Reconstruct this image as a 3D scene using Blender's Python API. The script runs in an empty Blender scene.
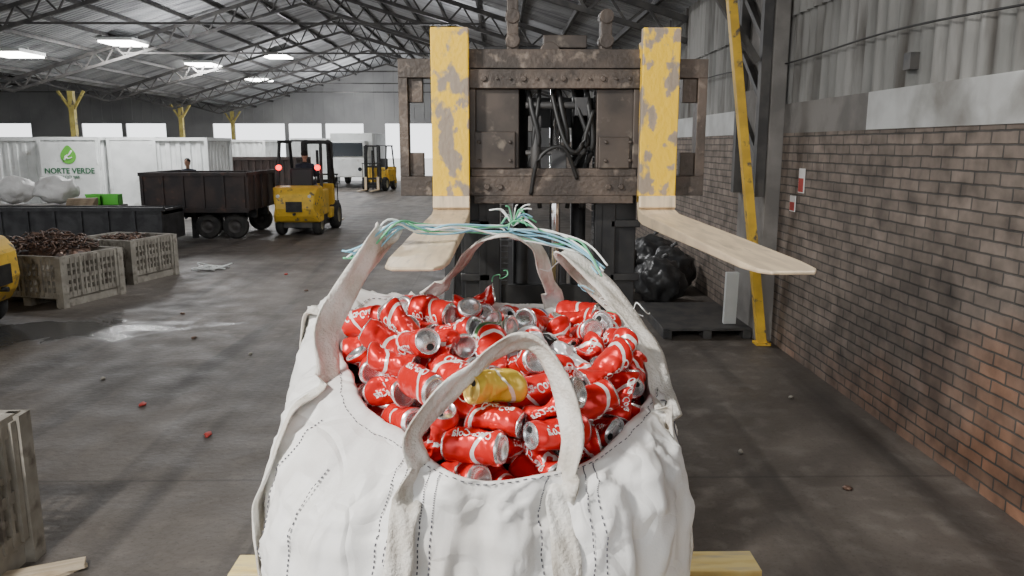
import bpy, bmesh, math, random
from mathutils import Vector, Matrix, noise, Euler
random.seed(7)
C=bpy.context; S=C.scene; COL=S.collection
pi=math.pi
# ------------------------------------------------------------ materials
def mat(name,c1,c2=None,scale=3.0,rough=.6,metal=0.0,bump=0.0,bscale=None,lo=.4,hi=.6,detail=6,spec=.5,emit=None,es=1.0,stretch=None,c3=None,s3=1.0,lo3=.5,hi3=.7):
    m=bpy.data.materials.new(name); m.use_nodes=True
    nt=m.node_tree; b=nt.nodes['Principled BSDF']
    b.inputs['Base Color'].default_value=(*c1,1); b.inputs['Roughness'].default_value=rough
    b.inputs['Metallic'].default_value=metal; b.inputs['Specular IOR Level'].default_value=spec
    tc=nt.nodes.new('ShaderNodeTexCoord'); vec=tc.outputs['Object']
    if stretch:
        mp=nt.nodes.new('ShaderNodeMapping'); mp.inputs['Scale'].default_value=stretch
        nt.links.new(vec,mp.inputs[0]); vec=mp.outputs[0]
    def nz(sc,lo,hi):
        n=nt.nodes.new('ShaderNodeTexNoise'); n.inputs['Scale'].default_value=sc; n.inputs['Detail'].default_value=detail
        nt.links.new(vec,n.inputs['Vector'])
        r=nt.nodes.new('ShaderNodeMapRange'); r.inputs[1].default_value=lo; r.inputs[2].default_value=hi
        nt.links.new(n.outputs[0],r.inputs[0]); return r.outputs[0]
    if c2:
        mx=nt.nodes.new('ShaderNodeMix'); mx.data_type='RGBA'
        mx.inputs[6].default_value=(*c1,1); mx.inputs[7].default_value=(*c2,1)
        nt.links.new(nz(scale,lo,hi),mx.inputs[0]); out=mx.outputs[2]
        if c3:
            m3=nt.nodes.new('ShaderNodeMix'); m3.data_type='RGBA'; m3.inputs[7].default_value=(*c3,1)
            nt.links.new(out,m3.inputs[6]); nt.links.new(nz(s3,lo3,hi3),m3.inputs[0]); out=m3.outputs[2]
        nt.links.new(out,b.inputs['Base Color'])
    if bump:
        n=nt.nodes.new('ShaderNodeTexNoise'); n.inputs['Scale'].default_value=bscale or scale*4; n.inputs['Detail'].default_value=4
        nt.links.new(vec,n.inputs['Vector'])
        bp=nt.nodes.new('ShaderNodeBump'); bp.inputs['Strength'].default_value=bump; bp.inputs['Distance'].default_value=.02
        nt.links.new(n.outputs[0],bp.inputs['Height']); nt.links.new(bp.outputs[0],b.inputs['Normal'])
    if emit:
        b.inputs['Emission Color'].default_value=(*emit,1); b.inputs['Emission Strength'].default_value=es
    return m
# ------------------------------------------------------------ mesh builder
class B:
    def __init__(s): s.bm=bmesh.new()
    def hexa(s,P,m=0):
        v=[s.bm.verts.new(p) for p in P]
        for f in ((0,3,2,1),(4,5,6,7),(0,1,5,4),(1,2,6,5),(2,3,7,6),(3,0,4,7)):
            s.bm.faces.new([v[i] for i in f]).material_index=m
    def box(s,x0,x1,y0,y1,z0,z1,m=0,M=None):
        P=[Vector(p) for p in ((x0,y0,z0),(x1,y0,z0),(x1,y1,z0),(x0,y1,z0),(x0,y0,z1),(x1,y0,z1),(x1,y1,z1),(x0,y1,z1))]
        if M: P=[M@p for p in P]
        s.hexa(P,m)
    def beam(s,a,b,w,h,m=0,up=(0,0,1)):
        a=Vector(a);b=Vector(b);d=(b-a).normalized();up=Vector(up)
        if abs(d.dot(up))>.98: up=Vector((0,1,0))
        x=d.cross(up).normalized()*w/2; y=x.cross(d).normalized()*h/2
        s.hexa([a-x-y,a+x-y,b+x-y,b-x-y,a-x+y,a+x+y,b+x+y,b-x+y],m)
    def cyl(s,a,b,r,r2=None,seg=16,m=0,smooth=True):
        a=Vector(a);b=Vector(b); r2=r if r2 is None else r2
        d=(b-a).normalized(); u=Vector((0,0,1)) if abs(d.z)<.9 else Vector((1,0,0))
        x=d.cross(u).normalized(); y=d.cross(x)
        A=[];Bv=[]
        for i in range(seg):
            t=2*pi*i/seg; o=x*math.cos(t)+y*math.sin(t)
            A.append(s.bm.verts.new(a+o*r)); Bv.append(s.bm.verts.new(b+o*r2))
        for i in range(seg):
            j=(i+1)%seg; f=s.bm.faces.new((A[i],A[j],Bv[j],Bv[i])); f.material_index=m; f.smooth=smooth
        s.bm.faces.new(A[::-1]).material_index=m; s.bm.faces.new(Bv).material_index=m
    def tube(s,pts,r,seg=6,m=0,closed=False):
        pts=[Vector(p) for p in pts]; rings=[]
        n=len(pts)
        for i,p in enumerate(pts):
            d=(pts[min(i+1,n-1)]-pts[max(i-1,0)])
            d=d.normalized() if d.length>1e-9 else Vector((0,0,1))
            u=Vector((0,0,1)) if abs(d.z)<.9 else Vector((1,0,0))
            x=d.cross(u).normalized(); y=d.cross(x)
            rings.append([s.bm.verts.new(p+(x*math.cos(2*pi*k/seg)+y*math.sin(2*pi*k/seg))*r) for k in range(seg)])
        for i in range(n-1):
            for k in range(seg):
                l=(k+1)%seg
                f=s.bm.faces.new((rings[i][k],rings[i][l],rings[i+1][l],rings[i+1][k])); f.smooth=True; f.material_index=m
        s.bm.faces.new(rings[0][::-1]).material_index=m; s.bm.faces.new(rings[-1]).material_index=m
    def lathe(s,prof,seg=24,m=0,mf=None,caps=False):
        rings=[]
        for r,z in prof:
            if r<1e-6: rings.append([s.bm.verts.new((0,0,z))])
            else: rings.append([s.bm.verts.new((r*math.cos(2*pi*k/seg),r*math.sin(2*pi*k/seg),z)) for k in range(seg)])
        for i in range(len(rings)-1):
            a,b=rings[i],rings[i+1]
            for k in range(seg):
                l=(k+1)%seg
                if len(a)==1: vs=(a[0],b[l],b[k])
                elif len(b)==1: vs=(a[k],a[l],b[0])
                else: vs=(a[k],a[l],b[l],b[k])
                f=s.bm.faces.new(vs); f.smooth=True; f.material_index=mf(i) if mf else m
    def blob(s,c,r,m=0,amp=.15,fr=3,sub=3,seed=0):
        r0=bmesh.ops.create_icosphere(s.bm,subdivisions=sub,radius=1)
        c=Vector(c)
        for v in r0['verts']:
            n=v.co.normalized(); k=1+amp*noise.fractal(n*fr+Vector((seed,seed*2,0)),1,2,4)
            v.co=Vector((n.x*r[0]*k,n.y*r[1]*k,n.z*r[2]*k))+c
            for f in v.link_faces: f.smooth=True; f.material_index=m
    def strap(s,pts,w,nrm,th=.004,m=0,curl=0):
        pts=[Vector(p) for p in pts]; rows=[]; n=len(pts)
        for i,p in enumerate(pts):
            d=(pts[min(i+1,n-1)]-pts[max(i-1,0)]).normalized()
            wd=Vector(nrm[i] if isinstance(nrm,list) else nrm); wd=(wd-d*wd.dot(d)).normalized()
            nn=d.cross(wd); row=[]
            wob=.0035*noise.noise(p*22)
            for k in range(7):
                u=(k-3)/3; row.append((p+wd*u*w/2*(1+.22*noise.noise(p*11))+nn*(curl*(1-u*u)+wob+.0035*math.sin(u*5+i*.35)), nn))
            rows.append([s.bm.verts.new(q+nn*th/2) for q,nn in row]+[s.bm.verts.new(q-nn*th/2) for q,nn in reversed(row)])
        L=14
        for i in range(n-1):
            for k in range(L):
                l=(k+1)%L
                f=s.bm.faces.new((rows[i][k],rows[i][l],rows[i+1][l],rows[i+1][k])); f.smooth=True; f.material_index=m
        s.bm.faces.new(rows[0][::-1]).material_index=m; s.bm.faces.new(rows[-1]).material_index=m
    def obj(s,name,mats,parent=None,loc=(0,0,0),rot=(0,0,0),bevel=0,smooth=False,label=None,cat=None,group=None,kind=None):
        bmesh.ops.recalc_face_normals(s.bm,faces=s.bm.faces)
        me=bpy.data.meshes.new(name); s.bm.to_mesh(me); s.bm.free()
        for m in (mats if isinstance(mats,(list,tuple)) else [mats]): me.materials.append(m)
        if smooth:
            for p in me.polygons: p.use_smooth=True
        o=bpy.data.objects.new(name,me); COL.objects.link(o)
        o.location=loc; o.rotation_euler=rot
        if parent: o.parent=parent
        if bevel:
            b=o.modifiers.new('bevel','BEVEL'); b.width=bevel; b.segments=2; b.limit_method='ANGLE'
        tag(o,label,cat,group,kind)
        return o
def tag(o,label=None,cat=None,group=None,kind=None):
    if label: o['label']=label
    if cat: o['category']=cat
    if group: o['group']=group
    if kind: o['kind']=kind
def empty(name,loc,rot=(0,0,0),label=None,cat=None,group=None):
    o=bpy.data.objects.new(name,None); o.empty_display_size=.1; COL.objects.link(o); o.location=loc; o.rotation_euler=rot
    tag(o,label,cat,group); return o
def dup(src,loc=None,rot=None,label=None):
    n=src.copy(); COL.objects.link(n)
    if loc is not None: n.location=loc
    if rot is not None: n.rotation_euler=rot
    if label: n['label']=label
    for ch in list(src.children):
        c=ch.copy(); COL.objects.link(c); c.parent=n
        for ch2 in list(ch.children):
            c2=ch2.copy(); COL.objects.link(c2); c2.parent=c
    return n
def catmull(P,n=8):
    P=[Vector(p) for p in P]; out=[]
    for i in range(len(P)-1):
        p0=P[max(i-1,0)];p1=P[i];p2=P[i+1];p3=P[min(i+2,len(P)-1)]
        for k in range(n):
            t=k/n
            out.append(.5*((2*p1)+(p2-p0)*t+(2*p0-5*p1+4*p2-p3)*t*t+(3*p1-p0-3*p2+p3)*t**3))
    out.append(P[-1]); return out
# ------------------------------------------------------------ bag rim definition + can pile settling
CX,CY=-.03,1.83
rim_pts=[(-.42,2.0,1.68),(-.355,1.77,1.62),(-.23,1.58,1.565),(-.02,1.395,1.52),(.12,1.42,1.53),(.30,1.62,1.57),(.37,1.84,1.60),(.36,2.08,1.66),(.29,2.22,1.68),(-.05,2.26,1.69),(-.33,2.22,1.70)]
pol=sorted([(math.atan2(y-CY,x-CX),math.hypot(x-CX,y-CY),z) for x,y,z in rim_pts])
sh=sorted([(math.radians(a if a<=180 else a-360),z) for a,z in ((0,1.55),(45,1.63),(90,1.65),(135,1.74),(180,1.60),(225,1.43),(270,1.45),(315,1.51))])
def interp(tab,t,idx):
    n=len(tab)
    t=(t+pi)%(2*pi)-pi
    for i in range(n):
        a=tab[i]; b_=tab[(i+1)%n]; ta=a[0]; tb=b_[0]+(2*pi if i==n-1 else 0); tt=t
        if i==n-1 and t<tab[0][0]: tt=t+2*pi
        if ta<=tt<=tb:
            u=(tt-ta)/(tb-ta); u=u*u*(3-2*u); return a[idx]*(1-u)+b_[idx]*u
    return tab[0][idx]
def rim(t): r=interp(pol,t,1); return Vector((CX+r*math.cos(t),CY+r*math.sin(t),interp(pol,t,2)))
CS=1.10
def crush(seed,amt):
    rnd=random.Random(seed); ang=rnd.uniform(0,2*pi); z0=rnd.uniform(-.02,.03); k=min(.68,amt*rnd.uniform(.35,.7)); bend=amt*rnd.uniform(-5,5); short=1-amt*rnd.uniform(.05,.30); tilt=amt*rnd.uniform(-.6,.6)
    dents=[(Vector((math.cos(a)*.033,math.sin(a)*.033,z)),rnd.uniform(.006,.016)*amt,rnd.uniform(.010,.02)) for a,z in [(rnd.uniform(0,6.28),rnd.uniform(-.04,.045)) for _ in range(8)]]
    ca,sa=math.cos(ang),math.sin(ang)
    def f(p):
        p=Vector(p); r=math.hypot(p.x,p.y)
        d=Vector((0,0,0))
        for c,a,w in dents:
            q=(p-c).length; g=a*math.exp(-(q/w)**2)
            d+= -Vector((c.x,c.y,0)).normalized()*g
        if amt>0 and r>.02: d+=Vector((p.x,p.y,0)).normalized()*(-abs(noise.noise(Vector((p.x*50,p.y*50,p.z*75+seed))))*.012*amt*math.exp(-(p.z/.044)**4))
        p=p+d
        u=p.x*ca+p.y*sa; v=-p.x*sa+p.y*ca; g=math.exp(-((p.z-z0)/.045)**2)
        u*=1-k*g; v*=1+.25*k*g; u+=bend*(p.z-z0)**2; u+= tilt*.3*p.z
        z=p.z*short
        z-= u*tilt*.6*(1 if p.z>0 else -.5)
        return Vector((u*ca-v*sa,u*sa+v*ca,z))*CS
    return f
AMT=[.3,.6,.75,1.1,.95,.85,.45,.7,1.2,.5]
KIND=[(i+1,AMT[i]) for i in range(10)]+[(21,.6),(22,.3),(23,.8),(24,.4),(25,.8),(26,.9)]
NRED=10
def zs(x,y): return 1.60+(y-1.40)*.13+.04*max(0,1-((x-CX)/.36)**2-((y-CY)/.42)**2)
TH=.185
b=B(); NP=36; ri=[];ro=[];rt=[];rto=[];mid=[]
for k in range(NP):
    t=2*pi*k/NP; p=rim(t); u=Vector((math.cos(t),math.sin(t),0)); i_=Vector((CX,CY,0))+u*((Vector((p.x,p.y,0))-Vector((CX,CY,0))).length*.96)
    ri.append((i_.x,i_.y,zs(i_.x,i_.y)-TH)); o_=i_+u*.25; ro.append((o_.x,o_.y,1.2)); rt.append((i_.x,i_.y,4.6)); rto.append((o_.x,o_.y,4.6))
    m_=Vector((CX,CY,0)).lerp(i_,.5); mid.append((m_.x,m_.y,zs(m_.x,m_.y)-TH))
V=[[b.bm.verts.new(p) for p in R_] for R_ in (ri,ro,rt,rto,mid)]; c0=b.bm.verts.new((CX,CY,zs(CX,CY)-TH)); c1=b.bm.verts.new((CX,CY,1.2))
for k in range(NP):
    l=(k+1)%NP
    b.bm.faces.new((V[0][k],V[2][k],V[2][l],V[0][l])); b.bm.faces.new((V[2][k],V[3][k],V[3][l],V[2][l])); b.bm.faces.new((V[3][k],V[1][k],V[1][l],V[3][l]))
    b.bm.faces.new((V[4][k],V[0][k],V[0][l],V[4][l])); b.bm.faces.new((c0,V[4][k],V[4][l])); b.bm.faces.new((c1,V[1][l],V[1][k]))
pit=b.obj('tmp_pit',[])
PX=[]
for sd,am in KIND:
    f=crush(sd,am); bb=B(); bb.lathe([(0,-.058),(.026,-.059),(.033,-.045),(.033,-.015),(.033,.015),(.033,.044),(.027,.058),(0,.058)],9)
    for v in bb.bm.verts: v.co=f(v.co)
    me=bpy.data.meshes.new('px'); bb.bm.to_mesh(me); bb.bm.free(); PX.append(me)
rs=random.Random(5); NC=168; posl=[]
for gx in range(-3,4):
    for gy in range(-3,4):
        x=CX+gx*.125; y=CY+gy*.13; t=math.atan2(y-CY,x-CX); p=rim(t)
        if math.hypot(x-CX,y-CY)<math.hypot(p.x-CX,p.y-CY)*.95-.07: posl.append((x,y))
layer=0; sim=[]; simk=[]
while len(sim)<NC:
    rs.shuffle(posl)
    for x,y in posl:
        if len(sim)>=NC: break
        i=rs.randrange(NRED) if rs.random()<.80 else NRED+rs.choice([0,0,0,0,2,2,3,4,5,5])
        o=bpy.data.objects.new('px',PX[i]); COL.objects.link(o); o.location=(x+rs.uniform(-.012,.012),y+rs.uniform(-.012,.012),1.80+layer*.13)
        o.rotation_euler=(rs.uniform(0,6.28),rs.uniform(0,6.28),rs.uniform(0,6.28)); sim.append(o); simk.append(i)
    layer+=1
canM=[]
bpy.ops.rigidbody.world_add(); rw=S.rigidbody_world; rw.substeps_per_frame=10; rw.solver_iterations=14
if rw.collection is None: rw.collection=bpy.data.collections.new('rb')
def rb(o,typ,shape):
    C.view_layer.objects.active=o
    with C.temp_override(object=o,active_object=o,selected_objects=[o]): bpy.ops.rigidbody.object_add(type=typ)
    o.rigid_body.collision_shape=shape; o.rigid_body.friction=.55; o.rigid_body.restitution=0
    o.rigid_body.use_margin=True; o.rigid_body.collision_margin=.0
rb(pit,'PASSIVE','MESH')
for o in sim:
    rb(o,'ACTIVE','CONVEX_HULL'); o.rigid_body.mass=.02; o.rigid_body.linear_damping=.12; o.rigid_body.angular_damping=.3
rw.point_cache.frame_start=1; rw.point_cache.frame_end=150
for fr in range(1,125): S.frame_set(fr)
dg=C.evaluated_depsgraph_get(); canM=[o.evaluated_get(dg).matrix_world.copy() for o in sim]
bpy.ops.rigidbody.world_remove()
for o in sim: bpy.data.objects.remove(o)
bpy.data.objects.remove(pit)
S.frame_set(1)
# ------------------------------------------------------------ palette
def floor_mat():
    m=bpy.data.materials.new('concrete_floor'); m.use_nodes=True; nt=m.node_tree; L=nt.links; N=nt.nodes
    b=N['Principled BSDF']; tc=N.new('ShaderNodeTexCoord')
    def nz(sc,det=8,vec=None,dist=0):
        n=N.new('ShaderNodeTexNoise'); n.inputs['Scale'].default_value=sc; n.inputs['Detail'].default_value=det; n.inputs['Distortion'].default_value=dist
        L.new(vec or tc.outputs['Object'],n.inputs['Vector']); return n.outputs[0]
    def mr(x,a,c,d=0,e=1):
        r=N.new('ShaderNodeMapRange'); r.inputs[1].default_value=a; r.inputs[2].default_value=c; r.inputs[3].default_value=d; r.inputs[4].default_value=e
        L.new(x,r.inputs[0]); return r.outputs[0]
    def mix(f,a,c):
        x=N.new('ShaderNodeMix'); x.data_type='RGBA'
        L.new(f,x.inputs[0])
        for i,v in ((6,a),(7,c)):
            if isinstance(v,tuple): x.inputs[i].default_value=(*v,1)
            else: L.new(v,x.inputs[i])
        return x.outputs[2]
    c=mix(mr(nz(.6),.35,.65),(.085,.072,.062),(.14,.122,.106))
    c=mix(mr(nz(6),.5,.75),c,(.19,.17,.15))
    c=mix(mr(nz(45,4),.55,.75,0,.5),c,(.04,.035,.03))
    c=mix(mr(nz(70,2),.72,.78,0,.7),c,(.35,.32,.28))
    mp=N.new('ShaderNodeMapping'); mp.inputs['Scale'].default_value=(1.6,.12,1); mp.inputs['Rotation'].default_value=(0,0,.12); L.new(tc.outputs['Object'],mp.inputs[0])
    c=mix(mr(nz(1.3,5,mp.outputs[0],.4),.50,.66,0,.8),c,(.038,.033,.03))
    c=mix(mr(nz(.35,3),.52,.68,0,.7),c,(.04,.036,.034))
    sp=N.new('ShaderNodeSeparateXYZ'); L.new(tc.outputs['Object'],sp.inputs[0])
    for k,off in ((0,1.35),(1,.4)):
        md=N.new('ShaderNodeMath'); md.operation='PINGPONG'; md.inputs[1].default_value=2.6
        ad=N.new('ShaderNodeMath'); ad.operation='ADD'; ad.inputs[1].default_value=off; L.new(sp.outputs[k],ad.inputs[0]); L.new(ad.outputs[0],md.inputs[0])
        c=mix(mr(md.outputs[0],.008,.02,.4,0),c,(.03,.027,.025))
    def dist(cx,cy,sx,sy):
        mp=N.new('ShaderNodeMapping'); mp.inputs['Location'].default_value=(-cx/sx,-cy/sy,0); mp.inputs['Scale'].default_value=(1/sx,1/sy,0); L.new(tc.outputs['Object'],mp.inputs[0])
        l=N.new('ShaderNodeVectorMath'); l.operation='LENGTH'; L.new(mp.outputs[0],l.inputs[0]); return l.outputs['Value']
    a=N.new('ShaderNodeMath'); a.operation='MULTIPLY_ADD'; a.inputs[1].default_value=2.6
    L.new(nz(1.5,8,dist=1.0),a.inputs[0]); L.new(dist(-5.4,9.0,1.9,.85),a.inputs[2])
    wet=mr(a.outputs[0],1.8,2.2,1,0)
    c=mix(wet,c,(.06,.06,.06)); L.new(c,b.inputs['Base Color'])
    r=mr(nz(3),.3,.7,.46,.72)
    rm=N.new('ShaderNodeMix'); L.new(wet,rm.inputs[0]); L.new(r,rm.inputs[2]); rm.inputs[3].default_value=.2; L.new(rm.outputs[0],b.inputs['Roughness'])
    bp=N.new('ShaderNodeBump'); bp.inputs['Strength'].default_value=.4; bp.inputs['Distance'].default_value=.02; L.new(nz(18),bp.inputs['Height']); L.new(bp.outputs[0],b.inputs['Normal'])
    return m
def brick_mat():
    m=bpy.data.materials.new('brick_wall'); m.use_nodes=True; nt=m.node_tree; L=nt.links; N=nt.nodes
    b=N['Principled BSDF']; tc=N.new('ShaderNodeTexCoord'); sp=N.new('ShaderNodeSeparateXYZ'); cb=N.new('ShaderNodeCombineXYZ')
    L.new(tc.outputs['Object'],sp.inputs[0]); L.new(sp.outputs[1],cb.inputs[0]); L.new(sp.outputs[2],cb.inputs[1])
    nd=N.new('ShaderNodeTexNoise'); nd.inputs['Scale'].default_value=7; L.new(tc.outputs['Object'],nd.inputs['Vector'])
    av=N.new('ShaderNodeVectorMath'); av.operation='MULTIPLY_ADD'; av.inputs[1].default_value=(.014,.014,0); L.new(nd.outputs['Color'],av.inputs[0]); L.new(cb.outputs[0],av.inputs[2])
    br=N.new('ShaderNodeTexBrick'); L.new(av.outputs[0],br.inputs['Vector'])
    br.inputs['Scale'].default_value=1; br.inputs['Brick Width'].default_value=.26; br.inputs['Row Height'].default_value=.083; br.inputs['Mortar Size'].default_value=.008
    br.inputs['Mortar Smooth'].default_value=.4; br.inputs['Bias'].default_value=-.2
    br.inputs['Color1'].default_value=(.19,.155,.13,1); br.inputs['Color2'].default_value=(.27,.22,.185,1); br.inputs['Mortar'].default_value=(.09,.082,.075,1)
    br2=N.new('ShaderNodeTexBrick'); L.new(av.outputs[0],br2.inputs['Vector'])
    for k in ('Scale','Brick Width','Row Height','Mortar Size','Mortar Smooth'): br2.inputs[k].default_value=br.inputs[k].default_value
    br2.inputs['Color1'].default_value=(.21,.125,.085,1); br2.inputs['Color2'].default_value=(.38,.19,.11,1); br2.inputs['Mortar'].default_value=(.10,.09,.078,1)
    n=N.new('ShaderNodeTexNoise'); n.inputs['Scale'].default_value=1.5; L.new(tc.outputs['Object'],n.inputs['Vector'])
    def math_(op,a,c):
        x=N.new('ShaderNodeMath'); x.operation=op
        for i,v in enumerate((a,c)):
            if isinstance(v,(int,float)): x.inputs[i].default_value=v
            else: L.new(v,x.inputs[i])
        return x.outputs[0]
    q=math_('ADD',math_('MULTIPLY',sp.outputs[1],.14),math_('MULTIPLY',sp.outputs[2],.42))
    q=math_('ADD',q,math_('MULTIPLY',n.outputs[0],1.1))
    mr=N.new('ShaderNodeMapRange'); mr.inputs[1].default_value=1.15; mr.inputs[2].default_value=1.7; mr.inputs[3].default_value=.95; mr.inputs[4].default_value=0.03; L.new(q,mr.inputs[0])
    x=N.new('ShaderNodeMix'); x.data_type='RGBA'; L.new(mr.outputs[0],x.inputs[0]); L.new(br.outputs[0],x.inputs[6]); L.new(br2.outputs[0],x.inputs[7])
    n2=N.new('ShaderNodeTexNoise'); n2.inputs['Scale'].default_value=5; n2.inputs['Detail'].default_value=10; L.new(tc.outputs['Object'],n2.inputs['Vector'])
    y=N.new('ShaderNodeMix'); y.data_type='RGBA'; y.blend_type='MULTIPLY'; y.inputs[0].default_value=.85
    cr=N.new('ShaderNodeMapRange'); cr.inputs[1].default_value=.3; cr.inputs[2].default_value=.7; cr.inputs[3].default_value=.45; cr.inputs[4].default_value=1.4; L.new(n2.outputs[0],cr.inputs[0])
    L.new(x.outputs[2],y.inputs[6]); L.new(cr.outputs[0],y.inputs[7]); L.new(y.outputs[2],b.inputs['Base Color'])
    b.inputs['Roughness'].default_value=.85
    bp=N.new('ShaderNodeBump'); bp.invert=True; bp.inputs['Strength'].default_value=.8; bp.inputs['Distance'].default_value=.012; L.new(br.outputs['Fac'],bp.inputs['Height']); L.new(bp.outputs[0],b.inputs['Normal'])
    return m
M_floor=floor_mat(); M_brick=brick_mat()
M_band=mat('whitewashed_concrete',(.62,.63,.62),(.46,.46,.45),2,rough=.9,bump=.3,c3=(.24,.23,.21),s3=1.2,lo3=.6,hi3=.74)
M_plaster=mat('grey_render',(.17,.16,.15),(.25,.235,.22),2.5,rough=.9,bump=.4)
M_sheet=mat('corrugated_fibre_cement',(.20,.20,.19),(.32,.315,.30),1.5,rough=.8,bump=.15,bscale=30,stretch=(1,2.5,.35),c3=(.09,.08,.07),s3=2.2,lo3=.48,hi3=.70)
M_end=mat('grey_end_sheeting',(.26,.26,.26),(.33,.33,.325),.5,rough=.8)
M_roof=mat('roof_sheet',(.36,.37,.38),(.48,.49,.50),1.0,rough=.85,stretch=(.3,2,1),c3=(.18,.18,.19),s3=1.6,lo3=.50,hi3=.68)
M_steel=mat('dark_structural_steel',(.05,.048,.048),(.09,.085,.08),4,rough=.6)
M_yel=mat('yellow_paint',(.80,.50,.04),(.62,.38,.04),5,rough=.5,c3=(.15,.12,.08),s3=9,lo3=.6,hi3=.68)
M_ylow=mat('dull_yellow_paint',(.38,.30,.07),(.5,.42,.12),4,rough=.6,c3=(.12,.1,.08),s3=7,lo3=.55,hi3=.66)
M_black=mat('black_grease_metal',(.012,.012,.013),(.03,.029,.028),9,rough=.45,metal=.3)
M_dark=mat('dark_grey_metal',(.05,.05,.052),(.09,.085,.08),6,rough=.55,metal=.3)
M_worn=mat('worn_carriage_steel',(.115,.088,.07),(.055,.044,.037),7,rough=.5,metal=.3,bump=.2,bscale=60,c3=(.23,.185,.15),s3=22,lo3=.58,hi3=.75)
M_plate=mat('worn_brown_plate',(.078,.061,.05),(.042,.034,.029),6,rough=.5,metal=.3,c3=(.15,.125,.10),s3=14,lo3=.6,hi3=.7)
M_fork=mat('chipped_yellow_fork',(.80,.50,.02),(.33,.25,.18),14,rough=.55,lo=.55,hi=.59,detail=14,bump=.2,bscale=50,stretch=(1.2,1,.8),c3=(.27,.215,.165),s3=7,lo3=.53,hi3=.57)
M_blade=mat('scuffed_fork_blade',(.70,.56,.38),(.55,.44,.31),6,rough=.45,metal=.15,stretch=(8,1,1),c3=(.36,.29,.22),s3=7,lo3=.6,hi3=.75)
M_chrome=mat('chrome_rod',(.75,.75,.76),rough=.12,metal=1)
M_hose=mat('rubber_hose',(.015,.015,.015),rough=.5)
M_tyre=mat('tyre_rubber',(.018,.018,.018),(.04,.038,.035),6,rough=.85)
M_rim=mat('wheel_rim',(.5,.45,.3),(.3,.27,.2),8,rough=.6)
M_drim=mat('dark_wheel_rim',(.06,.055,.05),(.04,.035,.035),8,rough=.6)
M_seat=mat('seat_vinyl',(.02,.02,.022),rough=.5)
M_red=mat('red_tail_lamp',(.8,.02,.01),rough=.3,emit=(1,.015,.01),es=6)
def bag_mat():
    m=mat('white_woven_polypropylene',(.82,.81,.785),(.71,.70,.68),2.6,rough=.5,c3=(.50,.47,.43),s3=3.2,lo3=.55,hi3=.82,detail=9)
    nt=m.node_tree; N=nt.nodes; L=nt.links; b=N['Principled BSDF']; tc=N.new('ShaderNodeTexCoord')
    n1=N.new('ShaderNodeTexNoise'); n1.inputs['Scale'].default_value=4.5; n1.inputs['Detail'].default_value=5; n1.inputs['Distortion'].default_value=1.0
    n1.noise_type='RIDGED_MULTIFRACTAL'
    mp=N.new('ShaderNodeMapping'); mp.inputs['Scale'].default_value=(1.5,1.5,.55); mp.inputs['Rotation'].default_value=(0,.25,0); L.new(tc.outputs['Object'],mp.inputs[0]); L.new(mp.outputs[0],n1.inputs['Vector'])
    v=N.new('ShaderNodeTexVoronoi'); v.feature='DISTANCE_TO_EDGE'; v.inputs['Scale'].default_value=7
    nd=N.new('ShaderNodeTexNoise'); nd.inputs['Scale'].default_value=4; L.new(tc.outputs['Object'],nd.inputs['Vector'])
    ad=N.new('ShaderNodeVectorMath'); ad.operation='MULTIPLY_ADD'; ad.inputs[1].default_value=(.3,.3,.3); L.new(nd.outputs['Color'],ad.inputs[0]); L.new(tc.outputs['Object'],ad.inputs[2]); L.new(ad.outputs[0],v.inputs['Vector'])
    vr=N.new('ShaderNodeMapRange'); vr.inputs[2].default_value=.12; L.new(v.outputs[0],vr.inputs[0])
    b1=N.new('ShaderNodeBump'); b1.inputs['Strength'].default_value=.5; b1.inputs['Distance'].default_value=.018; L.new(n1.outputs[0],b1.inputs['Height'])
    b2=N.new('ShaderNodeBump'); b2.inputs['Strength'].default_value=.4; b2.inputs['Distance'].default_value=.007; L.new(vr.outputs[0],b2.inputs['Height']); L.new(b1.outputs[0],b2.inputs['Normal'])
    w=N.new('ShaderNodeTexNoise'); w.inputs['Scale'].default_value=220; L.new(tc.outputs['Object'],w.inputs['Vector'])
    b3=N.new('ShaderNodeBump'); b3.inputs['Strength'].default_value=.15; b3.inputs['Distance'].default_value=.003; L.new(w.outputs[0],b3.inputs['Height']); L.new(b2.outputs[0],b3.inputs['Normal'])
    L.new(b3.outputs[0],b.inputs['Normal']); return m
M_bag=bag_mat()
M_strap=mat('soiled_white_webbing',(.74,.72,.67),(.56,.52,.46),12,rough=.8,bump=.35,bscale=140,c3=(.36,.32,.26),s3=9,lo3=.50,hi3=.70)
M_seam=mat('dark_stitching',(.10,.10,.12),rough=.9)
M_inner=mat('bag_false_floor_shade',(.10,.03,.025),(.03,.02,.02),12,rough=.9)  # dark false floor under the cans, gap shade painted into its colour
M_alu=mat('aluminium_lid',(.82,.83,.84),(.66,.66,.66),60,rough=.27,metal=.85)
M_white=mat('white_print',(.85,.84,.82),rough=.5)
M_cream=mat('white_container_paint',(.74,.76,.75),(.62,.64,.63),2,rough=.55,c3=(.38,.36,.33),s3=3,lo3=.62,hi3=.78)
M_rust=mat('dark_rusty_paint',(.026,.022,.022),(.05,.034,.03),3,rough=.7,c3=(.10,.05,.035),s3=5,lo3=.6,hi3=.72)
M_brown=mat('brown_container_paint',(.06,.04,.035),(.04,.03,.027),3,rough=.7)
M_blk=mat('black_tarpaulin',(.018,.018,.02),(.04,.04,.042),4,rough=.6,bump=.3)
M_bin=mat('grey_plastic_bin',(.36,.335,.29),(.26,.24,.205),6,rough=.75,c3=(.14,.12,.10),s3=9,lo3=.54,hi3=.7)
M_scrap=mat('scrap_metal',(.20,.12,.085),(.06,.045,.04),14,rough=.5,metal=.4,c3=(.4,.3,.25),s3=25,lo3=.6,hi3=.7)
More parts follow.
